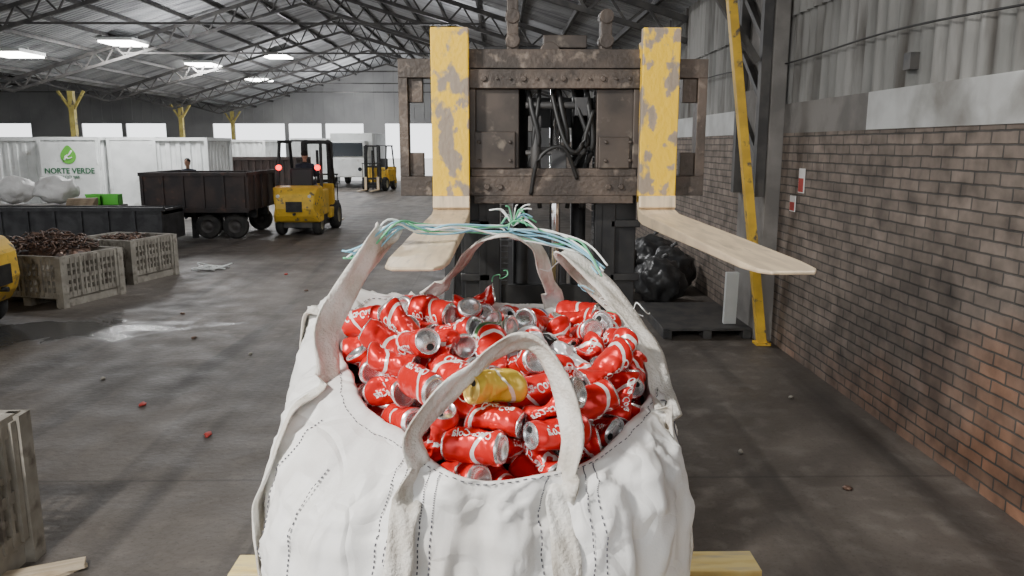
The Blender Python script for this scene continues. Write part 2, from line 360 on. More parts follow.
M_wood=mat('yellow_washed_wood',(.74,.60,.26),(.62,.45,.15),5,rough=.75,stretch=(1,6,1),c3=(.5,.42,.28),s3=6,lo3=.5,hi3=.7)
M_wood2=mat('weathered_wood',(.36,.28,.19),(.24,.18,.12),5,rough=.85,stretch=(1,8,1))
M_pale=mat('pale_wood',(.62,.52,.38),(.5,.4,.28),5,rough=.8,stretch=(1,8,1))
M_green=mat('green_plastic',(.12,.62,.06),rough=.5)
M_logo=mat('logo_green',(.12,.42,.05),rough=.5)
M_ink=mat('dark_green_ink',(.03,.13,.06),rough=.6)
M_skin=mat('skin',(.42,.24,.16),rough=.6)
M_cloth=mat('navy_workwear',(.015,.018,.03),(.025,.03,.045),8,rough=.9)
M_hair=mat('dark_hair',(.015,.012,.01),rough=.8)
M_lamp=mat('lamp_diffuser',(1,1,1),emit=(1,.99,.95),es=18)
M_plastic=mat('black_plastic_sheet',(.02,.02,.022),(.05,.05,.05),5,rough=.34,bump=.6,bscale=9)
M_glass=mat('dark_glass',(.03,.035,.04),rough=.1)
M_sign=mat('red_sign',(.45,.05,.04),rough=.6)
M_pave=mat('pale_concrete_yard',(.55,.54,.52),(.48,.47,.45),1,rough=.9)
# ------------------------------------------------------------ setting
XR=3.0; XL=-33; YB=48.0; YF=-6.0; EAVE=4.3; RIDGE=7.1
b=B(); b.box(XL,XR,YF,YB,-.1,0); b.obj('floor',M_floor,kind='structure')
b=B(); b.box(-70,60,YB,130,-.14,-.02); b.obj('ground',M_pave,kind='structure')
b=B(); b.box(-70,60,-40,YF,-.14,-.02); b.obj('ground',M_pave,kind='structure')
b=B(); b.box(XR,XR+.2,YF,YB,0,2.27); b.obj('wall_right',M_brick,kind='structure')
b=B(); b.box(XR-.015,XR+.2,YF,6.45,2.27,2.57); b.box(XR-.015,XR+.2,9.6,YB,2.27,2.57); b.obj('trim_1',M_band,kind='structure',bevel=.004)
b=B(); b.box(XR-.004,XR+.2,6.45,9.6,2.27,2.57); b.obj('trim_2',M_plaster,kind='structure')
def corr(name,M,x,y0,y1,z0,z1,wl=.177,amp=.025,k=None):
    b=B(); n=int((y1-y0)/wl*6); pr=None
    for i in range(n+1):
        y=y0+(y1-y0)*i/n; o=amp*math.sin(2*pi*y/wl)
        v0=b.bm.verts.new((x+o,y,z0)); v1=b.bm.verts.new((x+o,y,z1))
        if pr: f=b.bm.faces.new((pr[0],v0,v1,pr[1])); f.smooth=True
        pr=(v0,v1)
    return b.obj(name,M,kind='structure')
corr('wall_right_upper',M_sheet,XR+.06,YF,YB,2.55,3.55)
corr('wall_right_top',M_sheet,XR+.02,YF,YB,3.45,4.5)
corr('wall_left',M_sheet,XL,YF,YB,0,4.5)
b=B(); b.tube([(XR-.03,y,2.93+.018*(y-4)+.03*math.sin(y*1.3)) for y in [2+i*.25 for i in range(60)]],.008); b.obj('wall_cable',M_hose,label='black electrical cable running along the corrugated wall',cat='cable')
def slope(name,x0,z0,x1,z1):
    b=B(); b.hexa([Vector(p) for p in ((x0,YF,z0),(x1,YF,z1),(x1,YB+1,z1),(x0,YB+1,z0),(x0,YF,z0+.06),(x1,YF,z1+.06),(x1,YB+1,z1+.06),(x0,YB+1,z0+.06))])
    return b.obj(name,M_roof,kind='structure')
nt=M_roof.node_tree; w=nt.nodes.new('ShaderNodeTexWave'); w.bands_direction='Y'; w.inputs['Scale'].default_value=1.8
tc=nt.nodes.new('ShaderNodeTexCoord'); nt.links.new(tc.outputs['Object'],w.inputs[0]); bp=nt.nodes.new('ShaderNodeBump'); bp.inputs['Strength'].default_value=.9; bp.inputs['Distance'].default_value=.05
nt.links.new(w.outputs[1],bp.inputs['Height']); nt.links.new(bp.outputs[0],nt.nodes['Principled BSDF'].inputs['Normal'])
slope('ceiling',-15,EAVE,-6,RIDGE); slope('ceiling',-6,RIDGE,3.2,EAVE-.06)
slope('ceiling',-33.2,EAVE,-24,RIDGE); slope('ceiling',-24,RIDGE,-15,EAVE)
def ztop(x):
    if x>-15: return RIDGE-abs(x+6)*(RIDGE-EAVE)/9
    return RIDGE-abs(x+24)*(RIDGE-EAVE)/9
b=B()
for xa,xb in ((-33,-24),(-24,-15),(-15,-6),(-6,3)):
    za,zb=ztop(xa+1e-6),ztop(xb-1e-6) if xb!=-15 else EAVE
    b.hexa([Vector(p) for p in ((xa,YB,3.55),(xb,YB,3.55),(xb,YB+.1,3.55),(xa,YB+.1,3.55),(xa,YB,za),(xb,YB,zb),(xb,YB+.1,zb),(xa,YB+.1,za))])
b.box(-4.0,3,YB,YB+.1,0,3.55); b.box(-8.2,-6.9,YB,YB+.1,0,3.55); b.box(-20,-17.2,YB,YB+.1,0,3.55); b.box(-28,-25,YB,YB+.1,0,3.55)
b.box(-33,3,YB-.05,YB,3.4,3.6)
for x in (-10.6,-12.8,-16.0,-22.5): b.box(x-.12,x+.12,YB,YB+.1,0,3.55)
for i in range(60): b.box(-32.8+i*.6,-32.72+i*.6,YB-.03,YB,3.6,ztop(-32.8+i*.6)-.05)
b.obj('wall_back',M_end,kind='structure')
b=B(); b.box(2.84,3.0,8.35,9.3,0,4.2); b.box(2.8,2.84,8.5,9.15,1.9,2.75)
b.obj('trim_3',M_plaster,kind='structure',bevel=.01)
b=B(); b.beam((2.78,8.42,1.6),(2.78,8.42,4.05),.1,.1); b.beam((2.78,9.2,1.6),(2.78,9.2,4.05),.1,.1)
for z in (2.0,2.6,3.2): b.beam((2.78,8.42,z),(2.78,9.2,z+.6),.06,.06)
b.beam((2.7,8.42,3.0),(1.95,8.42,4.1),.07,.07)
b.obj('steel_bracket',M_steel,label='dark steel lattice bracket bolted to the pilaster',cat='steelwork')
b=B(); b.beam((2.86,8.25,0),(2.26,8.25,4.2),.09,.10); b.box(2.78,2.94,8.17,8.33,0,.03)
b.obj('yellow_post',M_yel,label='leaning yellow painted steel post beside the brick wall',cat='post',bevel=.006)
def truss(xc,half,y):
    b=B()
    for sgn in (-1,1):
        a=Vector((xc,y,RIDGE-.18)); e=Vector((xc+sgn*half,y,EAVE-.18)); dn=Vector((0,0,-.55))
        b.beam(a,e,.08,.10); b.beam(a+dn,e+dn*.6,.08,.08)
        n=14
        for i in range(n):
            p=a.lerp(e,i/n); q=(a+dn).lerp(e+dn*.6,(i+.5)/n); r=a.lerp(e,(i+1)/n)
            b.beam(p,q,.04,.04); b.beam(q,r,.04,.04)
    b.beam((xc-half*.62,y,EAVE+.62),(xc+half*.62,y,EAVE+.62),.04,.05)
    return b
tr=None
for xc in (-6,-24):
    for y in (1,7,13,19,25,31,37,43):
        if xc==-24 and y<19: continue
        if tr is None: tr=truss(-6,9,0).obj('roof_truss',M_steel,label='dark steel lattice roof truss spanning the hall',cat='roof truss',group='roof trusses',loc=(0,y,0))
        else: dup(tr,loc=(xc+6,y,0))
pl=None
for xc in (-6,-24):
    for sgn in (-1,1):
        for i in range(9):
            x=xc+sgn*(.5+i*1.0); z=RIDGE-(.5+i)*(RIDGE-EAVE)/9-.07
            if pl is None:
                bb=B(); bb.box(-.03,.03,YF+.1,YB-.1,-.05,.05); pl=bb.obj('roof_purlin',M_dark,loc=(x,0,z),label='long steel roof purlin under the sheets',cat='purlin',group='roof purlins')
            else: dup(pl,loc=(x,0,z))
yc=None
for y in (28.3,37.8,45):
    if yc is None:
        bb=B(); bb.box(-.09,.09,-.09,.09,0,4.0); bb.beam((0,0,3.3),(-.45,0,4.0),.08,.08); bb.beam((0,0,3.3),(.45,0,4.0),.08,.08); bb.box(-.2,.2,-.2,.2,0,.04)
        yc=bb.obj('hall_column',M_ylow,loc=(-15,y,0),label='yellow painted steel column with V braces',cat='column',group='hall columns')
    else: dup(yc,loc=(-15,y,0))
LAMPS=((-11.3,24.6),(-11.3,31),(-11.3,38),(-13.2,22.2),(-2.0,30),(-2.0,38),(-2,12),(-9.3,34))
lp=None
for x,y in LAMPS:
    z=ztop(x)-.33
    if lp is None:
        bb=B(); bb.box(-.52,.52,-.62,.62,.05,.14); bb.cyl((-.4,0,.12),(-.4,0,.25),.008,seg=6); bb.cyl((.4,0,.12),(.4,0,.25),.008,seg=6)
        lp=bb.obj('ceiling_light',M_cream,loc=(x,y,z),label='rectangular fluorescent light hanging below the roof',cat='light',group='ceiling lights')
        bb=B(); bb.box(-.49,.49,-.59,.59,0,.05); bb.obj('diffuser',M_lamp,parent=lp)
    else: dup(lp,loc=(x,y,z))
# ------------------------------------------------------------ wheels & generic forklift
def wheel(parent,x,y,r,w,name='wheel',rimmat=None):
    bb=B(); prof=[(r*.55,-w/2),(r*.9,-w/2),(r*.98,-w*.38),(r,-w*.2),(r,w*.2),(r*.98,w*.38),(r*.9,w/2),(r*.55,w/2)]
    bb.lathe(prof,28); o=bb.obj(name,M_tyre,parent=parent,loc=(x,y,r),rot=(0,pi/2,0))
    bb=B(); bb.lathe([(0,-w*.3),(r*.2,-w*.36),(r*.25,-w*.25),(r*.5,-w*.28),(r*.57,-w*.5),(r*.57,w*.5),(r*.5,w*.28),(r*.25,w*.25),(r*.2,w*.36),(0,w*.3)],20)
    bb.obj('rim',rimmat or M_rim,parent=o); return o
def forklift(loc,rotz,label,bodymat,mast=True,lights=True,sc=1):
    E=empty('forklift',loc,(0,0,rotz),label,'forklift'); E.scale=(sc,sc,sc)
    bb=B()
    prof=[(-1.12,.45),(-1.18,.62),(-1.15,.95),(-1.0,1.08),(-.62,1.12),(-.62,.30),(-1.0,.30)]
    L=[bb.bm.verts.new((-.54 if y>-1.05 else -.44,y,z)) for y,z in prof]; R=[bb.bm.verts.new((.54 if y>-1.05 else .44,y,z)) for y,z in prof]
    bb.bm.faces.new(L); bb.bm.faces.new(R[::-1])
    for i in range(len(prof)):
        j=(i+1)%len(prof); bb.bm.faces.new((L[i],R[i],R[j],L[j]))
    bb.obj('counterweight',bodymat,parent=E,bevel=.05)
    bb=B(); bb.box(-.18,.18,-1.19,-1.15,.55,.78); bb.cyl((0,-1.22,.5),(0,-1.1,.5),.03,seg=10); bb.obj('rear_grille',M_black,parent=E)
    bb=B(); bb.box(-.48,.48,-.66,.18,.42,1.0); bb.box(-.52,.52,.18,.62,.30,.55); bb.box(-.5,.5,.55,.72,.30,1.1); bb.obj('body',bodymat,parent=E,bevel=.03)
    bb=B(); bb.box(-.42,.42,-.9,1.0,.16,.42); bb.box(-.46,.46,.1,.7,.26,.32); bb.obj('chassis',M_dark,parent=E,bevel=.02)
    bb=B(); bb.box(-.26,.26,-.38,.14,1.0,1.1); bb.box(-.26,.26,-.46,-.34,1.05,1.5); bb.obj('seat',M_seat,parent=E,bevel=.04)
    bb=B(); bb.cyl((0,.62,.95),(0,.42,1.22),.018,seg=8)
    c=Vector((0,.42,1.22)); n=Vector((0,-.2,.27)).normalized(); u=Vector((1,0,0)); v=n.cross(u)
    bb.tube([c+(u*math.cos(t)+v*math.sin(t))*.16 for t in [i*2*pi/20 for i in range(21)]],.014); bb.beam(c-u*.16,c+u*.16,.02,.01)
    bb.obj('steering_wheel',M_seat,parent=E)
    bb=B()
    for sx in (-.5,.5):
        bb.beam((sx,-.62,1.08),(sx*.94,-.42,2.08),.06,.08,up=(0,1,0)); bb.beam((sx,.7,1.0),(sx*.94,.42,2.08),.06,.07,up=(0,1,0)); bb.beam((sx*.94,-.5,2.1),(sx*.94,.5,2.1),.06,.07)
    for y in [-.5+.125*i for i in range(9)]: bb.beam((-.47,y,2.12),(.47,y,2.12),.05,.03)
    bb.obj('overhead_guard',M_black,parent=E,bevel=.008)
    wheel(E,-.42,-.72,.25,.18); wheel(E,.42,-.72,.25,.18); wheel(E,-.48,.75,.33,.2); wheel(E,.48,.75,.33,.2)
    if lights:
        for sx in (-.44,.44):
            bb=B(); bb.cyl((0,0,0),(0,-.05,0),.065,.06,seg=14); bb.obj('tail_light',M_red,parent=E,loc=(sx,-.66,1.52))
            bb=B(); bb.cyl((0,0,0),(0,-.04,0),.04,.035,seg=14); bb.obj('reflector',M_cream,parent=E,loc=(sx*.8,-1.14,.9))
    if mast:
        bb=B()
        for sx in (-.34,.34):
            bb.box(sx-.04,sx+.04,1.05,1.2,.08,2.1); bb.box(sx*.8-.03,sx*.8+.03,1.08,1.18,.1,2.15)
        for z in (.3,1.1,2.05): bb.box(-.36,.36,1.06,1.12,z,z+.08)
        bb.cyl((0,1.12,.1),(0,1.12,1.9),.035)
        bb.obj('mast',M_black,parent=E,bevel=.005)
        bb=B(); bb.box(-.48,.48,1.2,1.25,.2,.3); bb.box(-.48,.48,1.2,1.25,.55,.65)
        for i in range(6): bb.box(-.46+i*.18,-.44+i*.18,1.2,1.23,.6,1.3)
        bb.box(-.48,.48,1.2,1.23,1.28,1.32); bb.obj('carriage',M_black,parent=E)
        for sx in (-.3,.3):
            bb=B(); bb.box(sx-.06,sx+.06,1.25,1.29,.1,.68); bb.box(sx-.06,sx+.06,1.25,2.3,.06,.1); bb.obj('fork',M_blade,parent=E,bevel=.006)
    return E
# ------------------------------------------------------------ people
def person(name,loc,rotz,pts,edges,label,sc=1):
    E=empty(name,loc,(0,0,rotz),label,'person'); E.scale=(sc,sc,sc)
    P=pts; me=bpy.data.meshes.new('body'); me.from_pydata([p[:3] for p in P],edges,[]); o=bpy.data.objects.new('body',me); COL.objects.link(o)
    o.modifiers.new('skin','SKIN'); o.modifiers.new('sub','SUBSURF').levels=1
    sk=me.skin_vertices[0].data
    for i,p in enumerate(P): sk[i].radius=(p[3],p[4] if len(p)>4 else p[3])
    sk[0].use_root=True
    C.view_layer.update(); dg=C.evaluated_depsgraph_get(); me2=bpy.data.meshes.new_from_object(o.evaluated_get(dg)); me2.materials.clear(); me2.materials.append(M_cloth)
    for p in me2.polygons: p.use_smooth=True
    bpy.data.objects.remove(o); n=bpy.data.objects.new('body',me2); COL.objects.link(n); n.parent=E
    nk=pts[3]; hx,hy,hz=nk[0],nk[1]+.02,nk[2]+.17
    b=B(); b.blob((hx,hy,hz),(.078,.098,.12),amp=.0); b.blob((hx,hy+.098,hz-.01),(.014,.022,.024),amp=0,sub=1)
    b.blob((hx,hy+.06,hz-.085),(.045,.04,.03),amp=0,sub=2); b.blob((hx-.078,hy,hz-.01),(.012,.022,.032),amp=0,sub=1); b.blob((hx+.078,hy,hz-.01),(.012,.022,.032),amp=0,sub=1)
    b.cyl((hx,hy-.02,hz-.17),(hx,hy-.01,hz-.06),.05,.048,seg=12)
    b.obj('head',M_skin,parent=E)
    b=B(); b.blob((hx,hy-.015,hz+.035),(.085,.1,.095),amp=.05); b.obj('hair',M_hair,parent=E)
    for i in (7,11):
        p=Vector(pts[i][:3]); b=B(); b.blob(p,(.035,.05,.022),amp=0,sub=2)
        for k in range(4): b.tube([p+Vector((-.027+.018*k,.03,0)),p+Vector((-.027+.018*k,.075,-.008)),p+Vector((-.026+.017*k,.095,-.03))],.008)
        sx=1 if p.x<0 else -1
        b.tube([p+Vector((.03*sx,0,0)),p+Vector((.055*sx,.03,-.005)),p+Vector((.05*sx,.055,-.02))],.009); b.obj('hand',M_skin,parent=E)
    return E
sitp=[(0,0,.02,.14,.12),(0,.0,.2,.13,.1),(0,.02,.42,.16,.11),(0,.03,.55,.06,.06),
 (-.19,.02,.46,.065),(-.24,.12,.22,.05),(-.17,.28,.2,.042),(-.12,.40,.24,.03),
 (.19,.02,.46,.065),(.24,.12,.22,.05),(.17,.28,.2,.042),(.12,.40,.24,.03),
 (-.10,.0,.0,.09),(-.13,.42,.04,.07),(-.13,.48,-.36,.045),(-.13,.6,-.4,.035),
 (.10,.0,.0,.09),(.13,.42,.04,.07),(.13,.48,-.36,.045),(.13,.6,-.4,.035)]
ed=[(0,1),(1,2),(2,3),(2,4),(4,5),(5,6),(6,7),(2,8),(8,9),(9,10),(10,11),(0,12),(12,13),(13,14),(14,15),(0,16),(16,17),(17,18),(18,19)]
stp=[(0,0,.95,.15,.11),(0,.0,1.12,.13,.1),(0,0,1.36,.17,.11),(0,0,1.48,.06,.06),
 (-.2,0,1.40,.065),(-.25,.02,1.12,.05),(-.25,.1,.95,.04),(-.24,.15,.86,.03),
 (.2,0,1.40,.065),(.25,.02,1.12,.05),(.25,.1,.95,.04),(.24,.15,.86,.03),
 (-.1,0,.9,.1),(-.11,.02,.5,.07),(-.12,0,.1,.045),(-.12,.14,.045,.04),
 (.1,0,.9,.1),(.11,.02,.5,.07),(.12,0,.1,.045),(.12,.14,.045,.04)]
# ------------------------------------------------------------ background vehicles and containers
F1=forklift((-4.85,19.8,0),math.radians(-1),'yellow forklift with red tail lights driving away through the hall',M_yel,sc=1.06)
person('person',(-4.85,19.68,1.18),math.radians(0),sitp,ed,'driver in dark workwear seated at the wheel of the yellow forklift',sc=1.0)
forklift((-5.75,38,0),math.radians(170),'yellow forklift parked near the bright loading doorway',M_yel,lights=False)
forklift((-6.92,8.85,0),math.radians(97),'yellow forklift beside the puddle on the concrete floor',M_yel,lights=False)
person('person',(-9.0,22.9,0),math.radians(180),stp,ed,'person in dark clothing standing behind the dark tipping trailer',sc=1.0)
def container(x0,x1,y0,y1,z1,M,label,z0=.12,rib=.28,frame=None,name='container',smoothfront=False):
    cx,cy=(x0+x1)/2,(y0+y1)/2; E=empty(name,(cx,cy,0),label=label,cat='container')
    hx,hy=(x1-x0)/2,(y1-y0)/2; b=B()
    def side(p,q,out):
        p=Vector(p);q=Vector(q);L=(q-p).length; n=max(2,int(L/rib)); d=(q-p)/n; o=Vector(out)*.04; pr=None
        pts=[]
        for i in range(n):
            a=p+d*i; pts+= [a,a+d*.4,a+d*.5+o,a+d*.9+o]
        pts.append(q)
        for a in pts:
            v0=b.bm.verts.new((a.x,a.y,z0+.1)); v1=b.bm.verts.new((a.x,a.y,z1-.06))
            if pr: b.bm.faces.new((pr[0],v0,v1,pr[1]))
            pr=(v0,v1)
    i=.06
    side((-hx+i,-hy+i,0),(hx-i,-hy+i,0),(0,1,0)); side((hx-i,-hy+i,0),(hx-i,hy-i,0),(-1,0,0)); side((hx-i,hy-i,0),(-hx+i,hy-i,0),(0,-1,0)); side((-hx+i,hy-i,0),(-hx+i,-hy+i,0),(1,0,0))
    b.box(-hx+i,hx-i,-hy+i,hy-i,z0+.05,z0+.1)
    if smoothfront: b.box(-hx+.1,hx-.1,-hy+.02,-hy+.05,z0+.12,z1-.1)
    b.obj('body',M,parent=E)
    b=B()
    for sx in (-1,1):
        for sy in (-1,1): b.box(sx*hx-(.1 if sx>0 else 0),sx*hx+(0 if sx>0 else .1),sy*hy-(.1 if sy>0 else 0),sy*hy+(0 if sy>0 else .1),0,z1-.1)
    for z,h in ((z0,.12),(z1-.1,.1)):
        b.box(-hx,hx,-hy,-hy+.1,z,z+h); b.box(-hx,hx,hy-.1,hy,z,z+h); b.box(-hx,-hx+.1,-hy+.1,hy-.1,z,z+h); b.box(hx-.1,hx,-hy+.1,hy-.1,z,z+h)
    b.obj('frame',frame or M,parent=E); return E
def text(s,size,parent,loc,rot,M,name='lettering',ext=.004,shear=0,off=0):
    cu=bpy.data.curves.new('t','FONT'); cu.body=s; cu.size=size; cu.extrude=ext; cu.align_x='CENTER'; cu.align_y='CENTER'; cu.shear=shear; cu.offset=off
    o=bpy.data.objects.new('t',cu); COL.objects.link(o); C.view_layer.update(); me=bpy.data.meshes.new_from_object(o.evaluated_get(C.evaluated_depsgraph_get()))
    bpy.data.objects.remove(o); me.materials.clear(); me.materials.append(M)
    n=bpy.data.objects.new(name,me); COL.objects.link(n); n.parent=parent; n.location=loc; n.rotation_euler=rot; return n
container(-18.5,-14.95,26,28,2.38,M_cream,'long white ribbed open-top waste container')
E=container(-14.8,-12.85,25.6,27.8,2.40,M_cream,'white waste container with a green leaf logo panel')
b=B(); b.box(-.90,.90,-1.14,-1.1,.35,2.25); b.obj('sign_panel',M_cream,parent=E)
text('NORTE VERDE',.245,E,(0,-1.15,1.32),(pi/2,0,0),M_ink,off=.006); text('RECICLAJES',.12,E,(0,-1.15,1.13),(pi/2,0,0),M_ink)
b=B(); seg=24; P=[]
for i in range(seg):
    t=2*pi*i/seg; r=.25; x=math.sin(t)*r*(1 if math.cos(t)<.2 else (1-.55*(math.cos(t)-.2))); z=1.80+math.cos(t)*r*(1.35 if math.cos(t)>0 else 1); P.append((x,-1.145,z))
v=[b.bm.verts.new(p) for p in P]; f=b.bm.faces.new(v); r=bmesh.ops.extrude_face_region(b.bm,geom=[f])
for q in r['geom']:
    if isinstance(q,bmesh.types.BMVert): q.co.y-=.01
b.obj('emblem',M_logo,parent=E)
b=B(); b.tube(catmull([(-.13,-1.162,1.67),(-.05,-1.162,1.80),(.04,-1.162,1.85),(.12,-1.162,1.97)],5),.03); b.tube(catmull([(-.1,-1.162,1.80),(.0,-1.162,1.72),(.12,-1.162,1.76)],5),.022); b.obj('emblem',M_white,parent=E)
container(-12.8,-11.2,26.0,28.2,2.4,M_cream,'plain white steel container',smoothfront=True)
container(-11.1,-9.35,25.5,27.8,2.38,M_cream,'white ribbed steel container beside the dark trailer')
container(-11.6,-8.1,31.5,34,1.65,M_brown,'brown ribbed open waste container',frame=M_brown)
container(-15.5,-11.8,40,42.5,2.4,M_cream,'white container near the far loading openings')
container(-11.3,-9.2,43,45.5,2.5,M_cream,'white container by the loading opening')
container(-26,-20,36,38.5,2.5,M_cream,'white container in the neighbouring bay')
def truck(loc,rz,label):
    E=empty('truck',loc,(0,0,rz),label,'truck')
    b=B(); b.box(-1.1,1.1,-3.2,1.2,.9,2.75); b.obj('cargo_box',M_cream,parent=E,bevel=.03)
    b=B(); b.box(-1.0,1.0,1.35,2.9,.55,1.5); b.hexa([Vector(p) for p in ((-1,1.35,1.5),(1,1.35,1.5),(1,2.88,1.5),(-1,2.88,1.5),(-.9,1.4,2.35),(.9,1.4,2.35),(.9,2.5,2.35),(-.9,2.5,2.35))]); b.obj('cab',M_cream,parent=E,bevel=.05)
    b=B(); b.hexa([Vector(p) for p in ((-.86,2.84,1.58),(.86,2.84,1.58),(.86,2.9,1.58),(-.86,2.9,1.58),(-.8,2.56,2.25),(.8,2.56,2.25),(.8,2.62,2.25),(-.8,2.62,2.25))]); b.obj('windscreen',M_glass,parent=E)
    b=B(); b.box(-.5,.5,-3.1,2.7,.55,.85); b.obj('chassis',M_dark,parent=E)
    for sx in (-.88,.88):
        for y in (-2.1,2.1): wheel(E,sx,y,.45,.26)
    for sx in (-.7,.7):
        b=B(); b.cyl((sx,2.9,.95),(sx,2.94,.95),.1,seg=12); b.obj('headlight',M_glass,parent=E)
    return E
truck((-7.7,42.5,0),pi,'white box truck parked near the far doorway')
E=empty('tipping_trailer',(-7.0,19.2,0),label='dark rusty open tipping trailer with ribbed side panels',cat='trailer')
b=B(); hx=1.2; hy=1.15
b.box(-hx,hx,-hy,-hy+.05,.65,1.5); b.box(-hx,hx,hy-.05,hy,.65,1.5); b.box(-hx,-hx+.05,-hy+.05,hy-.05,.65,1.5); b.box(hx-.05,hx,-hy+.05,hy-.05,.65,1.5); b.box(-hx+.05,hx-.05,-hy+.05,hy-.05,.65,.7)
b.box(-hx-.03,hx+.03,-hy-.04,-hy+.06,1.45,1.53); b.box(-hx-.03,hx+.03,-hy-.04,-hy+.0,.62,.72); b.box(-hx-.03,-hx+.03,-hy,hy,1.45,1.53); b.box(hx-.03,hx+.03,-hy,hy,1.45,1.53)
for i in range(6): b.box(-hx+i*.46,-hx+.07+i*.46,-hy-.04,-hy,.72,1.45)
for i in range(5): b.box(hx,hx+.04,-hy+i*.54,-hy+.07+i*.54,.65,1.45)
b.obj('body',M_rust,parent=E)
b=B(); b.box(-1.2,1.2,-.5,-.4,.45,.65); b.box(-1.2,1.2,.4,.5,.45,.65); b.box(-.2,-.08,-.9,-.8,0,.65); b.box(-.2,-.08,.8,.9,0,.65); b.obj('chassis',M_black,parent=E)
for x in (.22,.85):
    for y in (-.95,.95):
        o=wheel(E,x,y,.29,.2,rimmat=M_drim); o.rotation_euler=(pi/2,0,0)
E=empty('low_loader',(-9.1,16.6,0),label='low black steel flatbed body with dark side panels',cat='trailer')
b=B(); b.box(-2.2,2.2,-.55,-.5,.2,.85); b.box(-2.2,2.2,.5,.55,.2,.85); b.box(-2.2,2.2,-.5,.5,.74,.8)
for i in range(9): b.box(-2.2+i*.54,-2.12+i*.54,-.59,-.55,.2,.85)
b.box(-2.25,2.25,-.6,-.5,.82,.9); b.box(2.15,2.2,-.5,.5,.2,.85)
b.obj('body',M_blk,parent=E)
b=B()
for x in (-2.0,-.7,.7,2.0): b.box(x-.06,x+.06,-.45,-.35,0,.74); b.box(x-.06,x+.06,.35,.45,0,.74)
b.obj('stand',M_black,parent=E)
b=B(); b.blob((0,0,.30),(.44,.38,.30),amp=.34,fr=2.4); o=b.obj('big_bag',M_bag,loc=(-11.0,18.0,.84),label='crumpled white big bag lying on the trailer stack',cat='bag')
dup(o,loc=(-10.05,18.0,.84),rot=(0,0,1))
b=B(); b.box(-4.5,-.05,-.5,.6,0,.8); b.obj('concrete_block',M_plaster,loc=(-8.65,17.85,0),label='low grey concrete loading block',cat='block',bevel=.02)
for i,x in enumerate((-9.25,-8.88)):
    b=B(); w=.17
    b.box(-w,w,-w*.8,w*.8,0,.02); b.box(-w,w,-w*.8,-w*.8+.02,0,.24); b.box(-w,w,w*.8-.02,w*.8,0,.24); b.box(-w,-w+.02,-w*.8,w*.8,0,.24); b.box(w-.02,w,-w*.8,w*.8,0,.24); b.box(-w-.01,w+.01,-w*.8-.01,-w*.8,.2,.25)
    b.obj('plastic_crate',M_green,loc=(x,18.1,.8),rot=(0,0,.1*i),label='bright green plastic crate',cat='crate',group='green crates')
for i in range(4):
    b=B(); b.box(-.28,.28,-.15,.15,0,.045); b.obj('wood_board',M_wood2,loc=(-9.3+.01*i,17.55,.8+.046*i),rot=(0,0,.1*i),label='brown wooden board in a small stack',cat='board',group='stacked boards')
# ------------------------------------------------------------ bulk bins
def bulk_bin(loc,rz,label,w=1.2,d=1.0,h=.76):
    E=empty('bulk_bin',loc,(0,0,rz),label,'bin')
    b=B(); hw,hd=w/2,d/2; t=.03
    def wall(p,q):
        p=Vector(p);q=Vector(q); n=int((q-p).length/.075); dn=(q-p).normalized(); out=dn.cross(Vector((0,0,1)))
        for z0,z1 in ((.12,.20),(.36,.42),(h-.10,h)):
            b.beam(p+Vector((0,0,(z0+z1)/2)),q+Vector((0,0,(z0+z1)/2)),t,z1-z0)
        for i in range(n+1):
            a=p.lerp(q,i/n); b.beam(a+Vector((0,0,.14)),a+Vector((0,0,h-.02)),.05 if i%4 else .07,t*.8 if i%4 else t*1.4,up=dn)
        for zz in (.28,.50): b.beam(p+Vector((0,0,zz)),q+Vector((0,0,zz)),t*.5,.035)
    c=[(-hw,-hd,0),(hw,-hd,0),(hw,hd,0),(-hw,hd,0)]
    for i in range(4): wall(c[i],c[(i+1)%4])
    for x,y,z in c: b.box(x-.05,x+.05,y-.05,y+.05,0,h)
    b.box(-hw-.02,hw+.02,-hd-.02,-hd+.03,h-.03,h+.01); b.box(-hw-.02,hw+.02,hd-.03,hd+.02,h-.03,h+.01); b.box(-hw-.02,-hw+.03,-hd,hd,h-.03,h+.01); b.box(hw-.03,hw+.02,-hd,hd,h-.03,h+.01)
    b.obj('bin_wall',M_bin,parent=E)
    b=B(); b.box(-hw,hw,-hd,hd,.12,.15)
    for x in (-hw+.06,0,hw-.06): b.box(x-.06,x+.06,-hd,hd,0,.11)
    b.obj('skid_base',M_bin,parent=E)
    return E
rz=math.radians(-15)
bulk_bin((-6.28,10.98,0),rz,'grey vented bulk bin heaped with tangled scrap metal',1.2,1.05,.68)
bulk_bin((-6.15,12.75,0),rz,'grey vented bulk bin standing behind the scrap bin',1.1,1.0,.68)
bulk_bin((-7.88,11.6,0),rz,'grey vented bulk bin with rusty scrap beside another bin',1.2,1.05,.68)
bulk_bin((-3.08,3.34,0),math.radians(1),'pale grey slatted bulk bin on the floor',1.2,1.0,.80)
def scrap(loc,w,d,seed,label,h=.24,n=260):
    random.seed(seed); b=B()
    b.blob((0,0,-.05),(w*.95,d*.95,h*.9),amp=.25,fr=3,seed=seed)
    for i in range(n):
        x=random.uniform(-w,w)*.85; y=random.uniform(-d,d)*.85; z=h*(1-(x/w)**2*.6)*(1-(y/d)**2*.6)+random.uniform(-.08,.05)
        a=random.uniform(0,2*pi); l=random.uniform(.08,.26); p=Vector((x,y,z)); dd=Vector((math.cos(a),math.sin(a),random.uniform(-.4,.4)))
        b.tube(catmull([p-dd*l/2,p+Vector((random.uniform(-.06,.06),random.uniform(-.06,.06),random.uniform(0,.06))),p+dd*l/2],4),random.uniform(.005,.016),5)
    b.obj('metal_scrap',M_scrap,loc=loc,rot=(0,0,rz),label=label,cat='scrap metal',kind='stuff')
